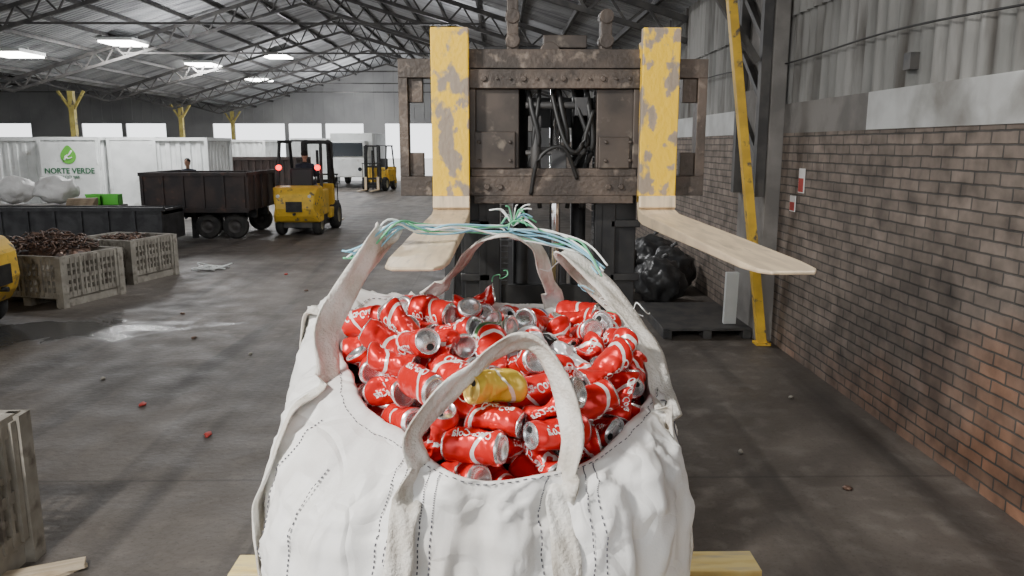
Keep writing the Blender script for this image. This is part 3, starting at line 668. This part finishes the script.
scrap((-6.28,10.98,.60),.52,.45,3,'tangled rusty copper-brown metal offcuts in a bin',h=.30)
scrap((-7.88,11.6,.60),.52,.45,5,'tangled rusty metal offcuts in a bin')
scrap((-6.15,12.75,.50),.45,.42,6,'dark rusty metal offcuts low in a bin',h=.16,n=140)
random.seed(11)
b=B(); b.tube(catmull([(random.uniform(-.3,.3),random.uniform(-.3,.3),.012+random.random()*.06) for i in range(20)],6),.012,5); b.obj('wire_coil',M_cream,loc=(-5.1,13.6,0),label='loose pale wire tangled on the concrete floor',cat='wire')
for (x,y,r,c) in ((-2.30,3.62,.9,0),(-2.33,3.66,.4,1)):
    b=B(); b.box(-.2,.2,-.045,.045,0,.02); b.obj('wood_board',M_pale,loc=(x,y,.0+.021*c),rot=(0,0,r),label='short pale wooden board lying on the floor',cat='board',group='loose boards')
for i,(x,y) in enumerate(((-3.7,7.05),(-3.45,8.6),(-4.6,6.6),(-2.6,7.9),(-4.1,9.9),(-2.2,5.6),(1.7,5.2),(2.2,4.6),(-3.0,6.3),(-1.9,9.2),(-2.9,11.5),(-3.6,13.0),(2.5,6.4))):
    b=B(); b.blob((0,0,.013),(.018+.012*(i%3),.03,.014),amp=.5,seed=i,sub=2); b.obj('litter',(M_bin,M_scrap,M_sign)[i%3],loc=(x,y,0),rot=(0,0,i),label='small crushed scrap piece on the floor',cat='litter',group='floor litter')
# ------------------------------------------------------------ right side junk
b=B(); b.box(-.5,.5,-.75,.75,.09,.12)
for x in (-.45,0,.45): b.box(x-.05,x+.05,-.75,.75,0,.09)
b.obj('floor_platform',M_dark,loc=(2.33,9.25,0),label='low grey steel platform against the pilaster',cat='platform',bevel=.006)
for i,(x,y,s) in enumerate(((2.2,10.55,.34),(2.52,11.45,.36),(1.5,11.1,.36),(1.7,12.1,.42),(2.5,12.7,.38))):
    b=B(); b.blob((0,0,s*.85),(s,s,s*.95),amp=.22,fr=2.6,seed=i*3.1,sub=4)
    b.tube(catmull([(0,0,s*1.6),(.03,.02,s*1.85),(.1,0,s*2.0)],4),.03)
    b.obj('rubbish_bag',M_plastic,loc=(x,y,0),label='full black plastic rubbish bag slumped by the wall',cat='bag',group='black rubbish bags')
b=B(); b.box(-.07,.07,-.03,.03,0,.6); b.obj('white_panel',M_cream,loc=(2.64,8.75,.125),rot=(.06,0,0),label='narrow white board leaning upright near the yellow post',cat='board')
for y,z,h in ((7.75,1.80,.24),(7.95,1.56,.16)):
    b=B(); b.box(-.005,.005,-.07,.07,-h/2,h/2,0); b.box(-.008,-.005,-.06,.06,-h/2+.01,h*.1,1); b.obj('wall_notice',[M_white,M_sign],loc=(2.99,y,z),label='small red and white notice fixed to the brick wall',cat='sign')
b=B(); b.box(-.03,.045,-.05,.05,-.06,.06); b.obj('junction_box',M_dark,loc=(3.0,5.85,2.75),label='small electrical box on the corrugated wall',cat='electrical box')
# ------------------------------------------------------------ main forklift, facing the camera
FX=.204; FY=3.05
E=forklift((FX,5.0,0),pi,'large worn forklift facing the bag with raised forks',M_dark,mast=False,lights=False)
inv=Matrix.Rotation(-pi,4,'Z')@Matrix.Translation((-FX,-5.0,0))
def P(b,name,m,bevel=0,par=E,label=None):
    bmesh.ops.transform(b.bm,matrix=inv,verts=b.bm.verts); return b.obj(name,m,parent=par,bevel=bevel,label=label)
b=B()
for s in (-1,1):
    x=FX+s*.305
    b.box(x-.045,x+.045,FY+.12,FY+.26,.08,2.42); b.box(x-.065,x+.065,FY+.24,FY+.27,.08,2.42)
    for i in range(7): b.box(x-.06,x+.06,FY+.10,FY+.13,.5+i*.22,.53+i*.22)
b.box(FX-.33,FX+.33,FY+.24,FY+.29,2.22,2.34); b.box(FX-.33,FX+.33,FY+.24,FY+.29,1.3,1.4); b.box(FX-.33,FX+.33,FY+.24,FY+.29,.2,.36)
P(b,'outer_mast',M_black,.004)
b=B()
for s in (-1,1):
    x=FX+s*.235
    b.box(x-.03,x+.03,FY+.1,FY+.22,.12,2.5); b.box(x-.055,x-.02,FY+.1,FY+.13,.12,2.5)
b.box(FX-.27,FX+.27,FY+.12,FY+.2,2.44,2.53); b.box(FX-.2,FX+.2,FY+.13,FY+.16,1.5,1.58)
P(b,'inner_mast',M_black,.004)
b=B(); b.cyl((FX,FY+.17,.3),(FX,FY+.17,1.55),.05); b.cyl((FX+.015,FY+.07,1.3),(FX+.015,FY+.07,2.44),.022,m=1)
for s in (-.12,.12): b.cyl((FX+s,FY+.19,.3),(FX+s,FY+.19,2.4),.032)
P(b,'lift_cylinder',[M_black,M_chrome])
for s in (-1,1):
    x=FX+s*.185; b=B()
    for i in range(62): b.box(x-.014,x+.014,FY+.135+(.004 if i%2 else 0),FY+.15+(.004 if i%2 else 0),1.0+i*.024,1.02+i*.024)
    P(b,'lift_chain',M_dark)
for xx in (513,606):
    b=B(); x=(xx-500)*.003846; b.box(x-.022,x+.022,FY+.04,FY+.10,2.44,2.64 if xx>550 else 2.72); b.cyl((x,FY+.03,2.54),(x,FY+.11,2.54),.028,seg=20); b.cyl((x,FY+.035,2.63),(x,FY+.105,2.63),.028,seg=20)
    P(b,'chain_anchor',M_worn,.004)
b=B(); b.box(.17,.34,FY+.1,FY+.16,2.52,2.57); b.cyl((FX-.01,FY+.06,2.5),(FX-.01,FY+.16,2.5),.04,seg=20)
P(b,'crosshead',M_plate,.004)
b=B(); xl=(400-500)*.003846; xr=(706-500)*.003846
b.box(-.13,.54,FY-.0,FY+.08,2.435,2.505); b.box(-.115,.53,FY-.02,FY+.05,2.36,2.43)
b.box(xl,-.13,FY+.0,FY+.07,2.40,2.47); b.box(.54,xr,FY,FY+.07,2.40,2.47)
b.box(xl,xr,FY-.0,FY+.07,1.955,2.03); b.box(-.11,.53,FY+.0,FY+.05,2.03,2.06); b.box(-.10,.52,FY-.0,FY+.06,1.925,1.955)
for x0,x1 in ((xl,xl+.035),(xr-.035,xr)):
    b.box(x0,x1,FY+.0,FY+.07,2.03,2.40)
for x0,x1 in ((xl+.035,xl+.09),(xr-.09,xr-.035)):
    b.box(x0,x1,FY+.02,FY+.06,2.03,2.12); b.box(x0,x1,FY+.02,FY+.06,2.31,2.40)
for i in range(12): b.cyl((-.06+i*.05,FY-.03,2.395),(-.06+i*.05,FY-.015,2.395),.006 if i%3 else .011,seg=8)
for x in (-.05,.0,.42,.47): b.cyl((x,FY-.012,1.99),(x,FY,1.99),.012,seg=6)
P(b,'carriage',M_worn,.006)
for x0,x1,q in ((-.115,.075,((-.10,.06,2.20),(-.118,-.09,2.36))),(.372,.535,((.38,.50,2.18),(.51,.54,2.36)))):
    b=B(); b.box(x0,x1,FY+.01,FY+.05,2.06,2.36)
    for a,c,z in q: b.box(a,c,FY-.01,FY+.012,2.06,z)
    for x in (x0+.035,x1-.035):
        for z in (2.09,2.16): b.cyl((x,FY-.02,z),(x,FY-.01,z),.008,seg=6)
    P(b,'side_plate',M_plate,.005)
b=B()
for k,(x,c) in enumerate(((.10,.05),(.16,-.03),(.22,.04),(.27,.07),(.33,.03))):
    b.tube(catmull([(x,FY+.09,2.42),(x+c*.4,FY+.03,2.3),(x+c,FY+.02,2.16),(x+c*.3,FY+.06,2.06),(x,FY+.1,1.9)],8),.009 if k%2 else .012,8)
b.tube(catmull([(.2,FY+.02,2.34),(.235,FY-.01,2.2),(.27,FY-.02,2.13),(.31,FY-.01,2.14),(.36,FY+.02,2.28)],8),.009,8)
b.tube(catmull([(.12,FY+.0,1.96),(.15,FY-.03,2.1),(.24,FY-.03,2.14),(.3,FY+.0,2.02)],8),.008,8)
P(b,'hydraulic_hose',M_hose)
b=B(); b.box(.11,.16,FY+.02,FY+.09,2.2,2.26); b.box(.2,.26,FY+.02,FY+.09,2.04,2.12); b.box(.29,.34,FY+.02,FY+.09,2.26,2.33); b.cyl((.14,FY+.03,2.05),(.14,FY+.03,2.2),.02,seg=12); b.cyl((.1,FY+.04,2.3),(.34,FY+.04,2.3),.014,seg=10); b.cyl((.1,FY+.04,2.12),(.36,FY+.04,2.12),.01,seg=10)
P(b,'valve_block',M_dark,.004)
def fork(xc,ext=0):
    b=B(); w=.07; yf=FY-.045
    zt=2.575
    b.box(xc-w,xc+w,yf-.02,yf+.025,1.93,zt,0); b.box(xc-w,xc+w,yf+.025,yf+.07,2.47,2.53,0)
    path=[(yf+.02,1.96,.045),(yf+.012,1.915,.05),(yf-.02,1.885,.045),(yf-.10,1.876,.042),(yf-.5,1.880,.036),(yf-.9,1.885,.026),(yf-1.24-ext,1.889,.016),(yf-1.34-ext,1.891,.011),(yf-1.38-ext,1.892,.008)]
    rows=[]
    for i,(y,z,t) in enumerate(path):
        ww=w
        if i==7: ww=w*.9
        if i==8: ww=w*.65
        if i<2: q=[(xc-ww,y,z),(xc+ww,y,z),(xc+ww,y-.05,z+.0),(xc-ww,y-.05,z+.0)]
        else: q=[(xc-ww,y,z-t/2),(xc+ww,y,z-t/2),(xc+ww,y,z+t/2),(xc-ww,y,z+t/2)]
        rows.append([b.bm.verts.new(p) for p in q])
    for a,c in zip(rows,rows[1:]):
        for k in range(4):
            l=(k+1)%4; b.bm.faces.new((a[k],a[l],c[l],c[k])).material_index=1
    b.bm.faces.new(rows[0]); b.bm.faces.new(rows[-1]).material_index=1
    P(b,'fork',[M_fork,M_blade],.004,label='steel fork with chipped yellow paint')
fork(-.185); fork(.60,.06)
# ------------------------------------------------------------ pallets under the bag
def pallet(z,M):
    E=empty('pallet',(-.015,1.72,z),label='yellow-washed wooden pallet in the stack under the bag',cat='pallet',group='stacked pallets')
    b=B(); hw=.815;hd=.58
    for i in range(7): y=-hd+i*(2*hd-.12)/6; b.box(-hw,hw,y,y+.12,.118,.143)
    b.obj('deck',M,parent=E,bevel=.003)
    b=B()
    for x in (-hw,-.06,hw-.12):
        for y in (-hd,-.06,hd-.12): b.box(x,x+.12,y,y+.12,.022,.096)
    for x in (-hw,-.06,hw-.12): b.box(x,x+.12,-hd,hd,0,.022); b.box(x,x+.12,-hd,hd,.096,.118)
    b.obj('block',M,parent=E,bevel=.003); return E
PZ=.87
for k in range(6):
    if k==0: p0=pallet(PZ-.145,M_wood)
    else: dup(p0,loc=(-.015+.01*(k%2),1.72,PZ-.145*(k+1)))
# ------------------------------------------------------------ the big bag
def outer(t,sc=1,n=4.2):
    c,s=math.cos(t),math.sin(t); a=.455; bb=.455
    r=(abs(c/a)**n+abs(s/bb)**n)**(-1/n); x=r*c*(1+.06*s); y=r*s
    if x<0: x*=1.03+.09*max(0,s)
    return Vector((-.045+x*sc, 1.815+y*sc,0))
BZ=PZ
prof=[(0,.93),(.08,.97),(.3,1.0),(.55,1.025),(.75,1.025),(.9,1.0),(1.0,.955)]
def surf(t,s):
    zs_=interp(sh,t,1)
    if s<=1:
        for (a,ra),(c,rc) in zip(prof,prof[1:]):
            if a<=s<=c: u=(s-a)/(c-a); u=u*u*(3-2*u); sc=ra*(1-u)+rc*u; break
        p=outer(t,sc); p.z=BZ+(zs_-BZ)*s
    else:
        u=(s-1)/.5; a=outer(t,.955); a.z=zs_; r=rim(t); p=a.lerp(r,u); p.z+=.012*math.sin(u*pi)
    n=Vector((math.cos(t),math.sin(t),0)); q=Vector((math.cos(t)*3,math.sin(t)*3,s*1.2))
    w=.016*noise.noise(q*1.1)+.010*noise.noise(Vector((math.cos(t)*9,math.sin(t)*9,s*1.5)))
    r1=1-abs(noise.noise(Vector((math.cos(t)*5+s*2,math.sin(t)*5,s*1.4))))*2.4
    r2=1-abs(noise.noise(Vector((math.cos(t)*8-s*2.5,math.sin(t)*8,s*1.8+9))))*2.4
    r3=1-abs(noise.noise(Vector((math.cos(t)*14+s*3.5,math.sin(t)*14,s*2.5+4))))*2.6
    w+=.012*max(0,r1)**3+.010*max(0,r2)**3+.006*max(0,r3)**2-.007
    w+=.009*min(1,max(0,s-.35)*1.6)*math.sin(t*22+3*noise.noise(q))*max(0,.5+noise.noise(q*.8))
    w*=min(1,s*4+.2)
    if s>1: w*=1-(s-1)*1.3
    p+=n*w; p.z+=w*.5 if s>.95 else 0
    return p
b=B(); NT=280; levels=[i/54 for i in range(55)]+[1+.5*i/14 for i in range(1,15)]
rows=[]
for s in levels: rows.append([b.bm.verts.new(surf(-pi+2*pi*k/NT,s)) for k in range(NT)])
for dz,sc in ((-.004,.975),(-.03,.970),(-.10,.965),(-.19,.95)):
    row=[]
    for k in range(NT):
        t=-pi+2*pi*k/NT; p=surf(t,1.5); row.append(b.bm.verts.new((CX+(p.x-CX)*sc,CY+(p.y-CY)*sc,p.z+dz)))
    rows.append(row)
nb=len(rows)
for i in range(nb-1):
    for k in range(NT):
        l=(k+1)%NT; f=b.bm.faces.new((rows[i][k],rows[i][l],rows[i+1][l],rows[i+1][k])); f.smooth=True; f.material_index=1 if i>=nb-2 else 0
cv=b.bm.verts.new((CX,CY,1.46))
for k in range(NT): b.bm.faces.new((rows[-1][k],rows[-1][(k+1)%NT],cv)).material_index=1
b.bm.faces.new(rows[0][::-1])
BAG=b.obj('bulk_bag',[M_bag,M_inner],label='big white woven bulk bag overflowing with crushed drink cans',cat='bag')
def on(t,s,off=.003):
    p=surf(t,s); q=surf(t+.01,s)-surf(t-.01,s); r=surf(t,min(1.49,s+.01))-surf(t,max(0,s-.01)); n=q.cross(r).normalized()
    return p+n*off, n
def tfor(X): return math.atan2(-.44,X-CX)
def seam(ts,s0,s1,dash=True,n=90,r=.0016):
    b=B(); pts=[on(ts(s0+(s1-s0)*i/n),s0+(s1-s0)*i/n,.002)[0] for i in range(n+1)]
    if dash:
        for i in range(0,n,2): b.tube([pts[i],pts[i+1]],r,4)
    else: b.tube(pts,r,4)
    b.obj('seam',M_seam,parent=BAG)
for X in (-.235,-.205,-.145,-.12,.10,.19,.215): seam(lambda s,X=X: tfor(X),0.02,1.4,True,n=150,r=.0013)
seam(lambda s: math.atan2(-.44,-.36-CX)-.14*s,0.02,1.2,True,n=140,r=.0014)
seam(lambda s: math.radians(-18),0.02,1.3,False,r=.0015); seam(lambda s: math.radians(-150),.02,1.3,True,n=140,r=.0013)
b=B()
for i in range(0,360,2):
    t0=2*pi*i/360; t1=2*pi*(i+1)/360; b.tube([on(t0,1.42,.002)[0],on(t1,1.42,.002)[0]],.0011,4)
b.obj('seam',M_seam,parent=BAG)
def handle(lower,loop,upper,w,wn,curl=.003,hoop=None):
    a=[on(t,s,.008)[0] for t,s in lower]; mid=[Vector(p) for p in loop]; c=[on(t,s,.008)[0] for t,s in upper]
    P_=catmull(a+mid+c,8); b=B(); nn=[]; n=len(P_)
    for i,p in enumerate(P_):
        f=i/(n-1); v=Vector(wn(f))
        if hoop is not None:
            d=(P_[min(i+1,n-1)]-P_[max(i-1,0)]).normalized(); h=d.cross(Vector((0,1,0)))
            if .28<f<.72: v=-h+Vector((0,hoop,0))
            else: v=Vector((1 if f<.5 else -1,0,0))
        nn.append(v.normalized())
    if hoop is not None:
        for _ in range(8): nn=[(nn[max(i-1,0)]+nn[i]+nn[min(i+1,n-1)]).normalized() for i in range(n)]
    b.strap(P_,w,nn,.004,curl=curl); b.obj('handle',M_strap,parent=BAG)
tl=tfor(-.175); tr_=tfor(.145)
SL=[.2,.35,.5,.65,.8,.9,1.0,1.1,1.2,1.35]
handle([(tl,s) for s in SL],[(-.168,1.42,1.60),(-.115,1.45,1.665),(-.05,1.48,1.715),(.01,1.5,1.758),(.065,1.49,1.765),(.115,1.47,1.70),(.138,1.43,1.60)],[(tr_,s) for s in SL[::-1]],.052,lambda f:(1,0,0),hoop=.9)
ta=math.radians(-155); tb=math.radians(150)
handle([(ta,s) for s in (.4,.6,.8,.95)]+[(math.radians(-160),1.1),(math.radians(-168),1.3)],[(-.41,1.80,1.72),(-.37,1.88,1.81),(-.315,1.94,1.90),(-.285,2.0,1.935),(-.32,2.07,1.88),(-.39,2.12,1.79)],[(tb,s) for s in (1.3,1.0,.8,.6,.4)],.068,lambda f:(0,1,.1) if (f<.3 or f>.75) else (.6,.8,0))
ta=math.radians(112); tb=math.radians(66)
handle([(ta,.5),(ta,.8),(ta,1.0),(ta,1.35)],[(-.12,2.19,1.80),(-.07,2.13,1.875),(.01,2.10,1.91),(.09,2.12,1.88),(.13,2.19,1.79)],[(tb,1.35),(tb,1.0),(tb,.8),(tb,.5)],.055,lambda f:(1,0,0) if (f<.3 or f>.7) else (.5,1,0))
ta=math.radians(-26); tb=math.radians(42)
handle([(ta,s) for s in (.3,.5,.7,.85,1.0)]+[(math.radians(-20),1.15),(math.radians(-10),1.32)],[(.365,1.82,1.655),(.335,1.93,1.71),(.28,2.02,1.78),(.20,2.07,1.855),(.18,2.12,1.86),(.25,2.19,1.77)],[(tb,1.3),(tb,1.0),(tb,.8),(tb,.6)],.066,lambda f:(0,1,.1) if (f<.3 or f>.8) else (.7,.7,.1))
# twine
tm={'blue':mat('blue_twine',(.25,.52,.66),rough=.7),'green':mat('green_twine',(.12,.46,.24),rough=.7),'white':mat('white_twine',(.8,.83,.81),rough=.7)}
random.seed(21)
base=[(-.385,1.96,1.87),(-.33,1.96,1.895),(-.27,1.97,1.945),(-.20,2.02,1.93),(-.12,2.06,1.93),(.0,2.1,1.925),(.04,2.1,1.925),(.14,2.1,1.90),(.22,2.08,1.87),(.27,2.03,1.82)]
for i in range(9):
    col=['blue','green','white','blue','white','green','blue','white','blue'][i]; b=B()
    sg=random.uniform(-.03,.01)
    pts=[Vector(p)+Vector((random.uniform(-.015,.015),random.uniform(-.02,.02),random.uniform(-.012,.02)+sg*math.sin(pi*k/9)*(k>4 or k<2))) for k,p in enumerate(base)]
    b.tube(catmull(pts,6),.0028,5)
    b.obj('twine',tm[col],label=col+' twine strand tying the bag handles together',cat='twine',group='tying twine')
for i in range(18):
    col=random.choice(['blue','green','white']); b=B(); p=Vector((.035,2.1,1.935)); a=random.uniform(0,2*pi); l=random.uniform(.03,.08)
    q=p+Vector((math.cos(a)*l,math.sin(a)*l*.5,random.uniform(-.01,.07))); b.tube(catmull([p,(p+q)/2+Vector((0,0,.02)),q],5),.0022,5)
    b.obj('twine',tm[col],label=col+' frayed twine end at the knot',cat='twine',group='frayed twine ends')
for i,(x,y,z) in enumerate(((.30,2.12,1.74),(.33,2.05,1.72),(.12,2.15,1.80),(-.02,2.15,1.82),(.28,2.15,1.76),(.36,2.0,1.72))):
    b=B(); p=Vector((x,y,z)); pts=[]
    for k in range(7):
        p=p+Vector((random.uniform(-.03,.03),random.uniform(-.02,.02),random.uniform(-.02,.02))); pts.append(p.copy())
    b.tube(catmull(pts,5),.0016,5); b.obj('twine',tm[['white','green','white','green','blue','white'][i]],label='loose curled twine strand on the bag rim',cat='twine',group='loose twine curls')
# ------------------------------------------------------------ cans
def can_mat(name,c1,c2):
    m=bpy.data.materials.new(name); m.use_nodes=True; nt=m.node_tree; N=nt.nodes; L=nt.links; b=N['Principled BSDF']
    b.inputs['Roughness'].default_value=.3; b.inputs['Metallic'].default_value=.3
    tc=N.new('ShaderNodeTexCoord'); sp=N.new('ShaderNodeSeparateXYZ'); L.new(tc.outputs['Object'],sp.inputs[0])
    mx=N.new('ShaderNodeMix'); mx.data_type='RGBA'; mx.inputs[6].default_value=(*c1,1); mx.inputs[7].default_value=(*c2,1)
    a=N.new('ShaderNodeMath'); a.operation='ARCTAN2'; L.new(sp.outputs[1],a.inputs[0]); L.new(sp.outputs[0],a.inputs[1])
    s=N.new('ShaderNodeMath'); s.operation='SINE'; L.new(a.outputs[0],s.inputs[0])
    k=N.new('ShaderNodeMath'); k.operation='MULTIPLY_ADD'; k.inputs[1].default_value=.02; L.new(s.outputs[0],k.inputs[0]); L.new(sp.outputs[2],k.inputs[2])
    ab=N.new('ShaderNodeMath'); ab.operation='ADD'; ab.inputs[1].default_value=.022; L.new(k.outputs[0],ab.inputs[0])
    ab2=N.new('ShaderNodeMath'); ab2.operation='ABSOLUTE'; L.new(ab.outputs[0],ab2.inputs[0])
    lt=N.new('ShaderNodeMath'); lt.operation='LESS_THAN'; lt.inputs[1].default_value=.004; L.new(ab2.outputs[0],lt.inputs[0])
    L.new(lt.outputs[0],mx.inputs[0]); L.new(mx.outputs[2],b.inputs['Base Color'])
    n=N.new('ShaderNodeTexVoronoi'); n.inputs['Scale'].default_value=60; L.new(tc.outputs['Object'],n.inputs['Vector'])
    bp=N.new('ShaderNodeBump'); bp.inputs['Strength'].default_value=.3; bp.inputs['Distance'].default_value=.004; L.new(n.outputs[0],bp.inputs['Height']); L.new(bp.outputs[0],b.inputs['Normal'])
    return m
RED=can_mat('red_can_paint',(.64,.014,.012),(.85,.83,.8)); SILV=can_mat('silver_can_paint',(.70,.71,.73),(.7,.03,.02)); GOLD=can_mat('gold_can_paint',(.72,.50,.06),(.75,.72,.6))
GREEN=can_mat('green_can_paint',(.05,.13,.05),(.5,.5,.4)); BLUE=can_mat('blue_can_paint',(.02,.06,.45),(.7,.7,.75)); DKG=can_mat('black_can_paint',(.03,.03,.03),(.6,.6,.6))
M_goldlid=mat('gold_lid',(.75,.55,.15),rough=.3,metal=.7)
M_hole=mat('can_opening',(.01,.01,.01),rough=.8)
cu=bpy.data.curves.new('t','FONT'); cu.body='Coca-Cola'; cu.size=.030; cu.shear=.35; cu.align_x='CENTER'; cu.align_y='CENTER'; cu.resolution_u=3; cu.offset=.0005
to=bpy.data.objects.new('t',cu); COL.objects.link(to); C.view_layer.update(); TM=bpy.data.meshes.new_from_object(to.evaluated_get(C.evaluated_depsgraph_get())); bpy.data.objects.remove(to)
def make_can(seed,amt,M,txt=True):
    f=crush(seed,amt); b=B(); seg=34
    prof=[(0,-.050),(.012,-.051),(.020,-.056),(.024,-.060),(.027,-.0585),(.0305,-.054),(.0325,-.049),(.033,-.044)]+[(.033,-.044+.084*i/18) for i in range(1,19)]+[(.0322,.0445),(.0300,.051),(.0275,.0555),(.0268,.0575)]
    b.lathe(prof,seg,mf=lambda i:1 if i<5 else 0)
    for v in b.bm.verts: v.co=f(v.co)
    if txt:
        for rot in (0,pi):
            vs=[]
            for v in TM.vertices:
                a=rot+v.co.y/.033; r=.0340; vs.append(b.bm.verts.new(f((r*math.cos(a),r*math.sin(a),v.co.x*.62-.002))))
            for p in TM.polygons:
                try: b.bm.faces.new([vs[i] for i in p.vertices]).material_index=2
                except: pass
    me=bpy.data.meshes.new('soda_can'); b.bm.to_mesh(me); b.bm.free()
    for m in (M,M_alu,M_white): me.materials.append(m)
    b=B(); b.lathe([(.0266,.0565),(.0275,.0590),(.0270,.0602),(.0258,.0600),(.0245,.0560),(.0235,.0545),(.0225,.0562),(0,.0562)],seg)
    b.box(-.0055,.0055,-.002,.014,.0572,.0582); b.cyl((0,-.001,.0565),(0,-.001,.0588),.003,seg=8)
    vs=[b.bm.verts.new((.0085*math.cos(2*pi*i/14),-.0125+.007*math.sin(2*pi*i/14),.0566)) for i in range(14)]; b.bm.faces.new(vs).material_index=1
    for v in b.bm.verts: v.co=f(v.co)
    ml=bpy.data.meshes.new('lid'); b.bm.to_mesh(ml); b.bm.free(); ml.materials.append(M_goldlid if M is GOLD else M_alu); ml.materials.append(M_hole)
    return me,ml
MT=[RED]*NRED+[SILV,GOLD,GREEN,BLUE,DKG,SILV]
LR='crushed red drink can with white script lettering'
LB=[LR]*NRED+['crushed silver drink can','dented gold beer can','crushed dark green drink can','dented blue drink can','crushed black drink can','crushed silver drink can']
CM=[make_can(sd,am,MT[i],i<NRED) for i,(sd,am) in enumerate(KIND)]
alt=make_can(KIND[NRED+3][0],KIND[NRED+3][1],RED,True)
good=[(i,m) for i,m in zip(simk,canM) if 1.3<m.translation.z<1.98]
def score(m): t=m.translation; return math.hypot(t.x+.085,t.y-1.50)-1.2*min(t.z,1.64)
gi=min(range(len(good)),key=lambda j:score(good[j][1]))
for j,(i,m) in enumerate(good):
    t=m.translation; pair=CM[i]; lab=LB[i]
    if i==NRED+3 and t.y<2.02: pair,lab=alt,LR
    if j==gi: pair=make_can(KIND[i][0],KIND[i][1],GOLD,False); lab=LB[NRED+1]
    o=bpy.data.objects.new('soda_can',pair[0]); COL.objects.link(o); o.matrix_world=m; tag(o,lab,'can','crushed drink cans in the bag')
    l=bpy.data.objects.new('lid',pair[1]); COL.objects.link(l); l.parent=o
# ------------------------------------------------------------ light, world, camera
w=bpy.data.worlds.new('w'); S.world=w; w.use_nodes=True; bg=w.node_tree.nodes['Background']; bg.inputs[0].default_value=(.95,.975,1,1); bg.inputs[1].default_value=2.7
def area(loc,rot,sx,sy,pw,col=(1,1,1)):
    l=bpy.data.lights.new('a','AREA'); l.shape='RECTANGLE'; l.size=sx; l.size_y=sy; l.energy=pw; l.color=col
    o=bpy.data.objects.new('area_light',l); COL.objects.link(o); o.location=loc; o.rotation_euler=rot; return o
for x,y,p in ((-11.3,24,350),(-11.3,31,350),(-11.3,38,300),(-2,12,200),(-2,30,200)): area((x,y,ztop(x)-.38),(0,0,0),1.0,.9,p)
def point(loc,p,r=.35):
    l=bpy.data.lights.new('p','POINT'); l.energy=p; l.shadow_soft_size=r; l.color=(.98,.98,1); o=bpy.data.objects.new('point_light',l); COL.objects.link(o); o.location=loc
for x,y,p in ((-9,14,150),(-9,24,260),(-9,34,380),(-8,43,500),(-21,28,380),(-1.5,20,130)): point((x,y,4.3),p)
area((-2.6,.2,4.1),(math.radians(33),0,math.radians(-57)),.35,.3,300,(1,.97,.92))
area((2.2,3.2,4.1),(math.radians(10),math.radians(18),0),1.0,.5,50,(1,.97,.93))
cam=bpy.data.cameras.new('c'); cam.sensor_width=36; cam.lens=780/1024*36; co=bpy.data.objects.new('camera',cam); COL.objects.link(co)
co.location=(0,0,2.15); co.rotation_euler=(math.radians(90-10.4),0,math.radians(-.88)); S.camera=co; cam.clip_end=300
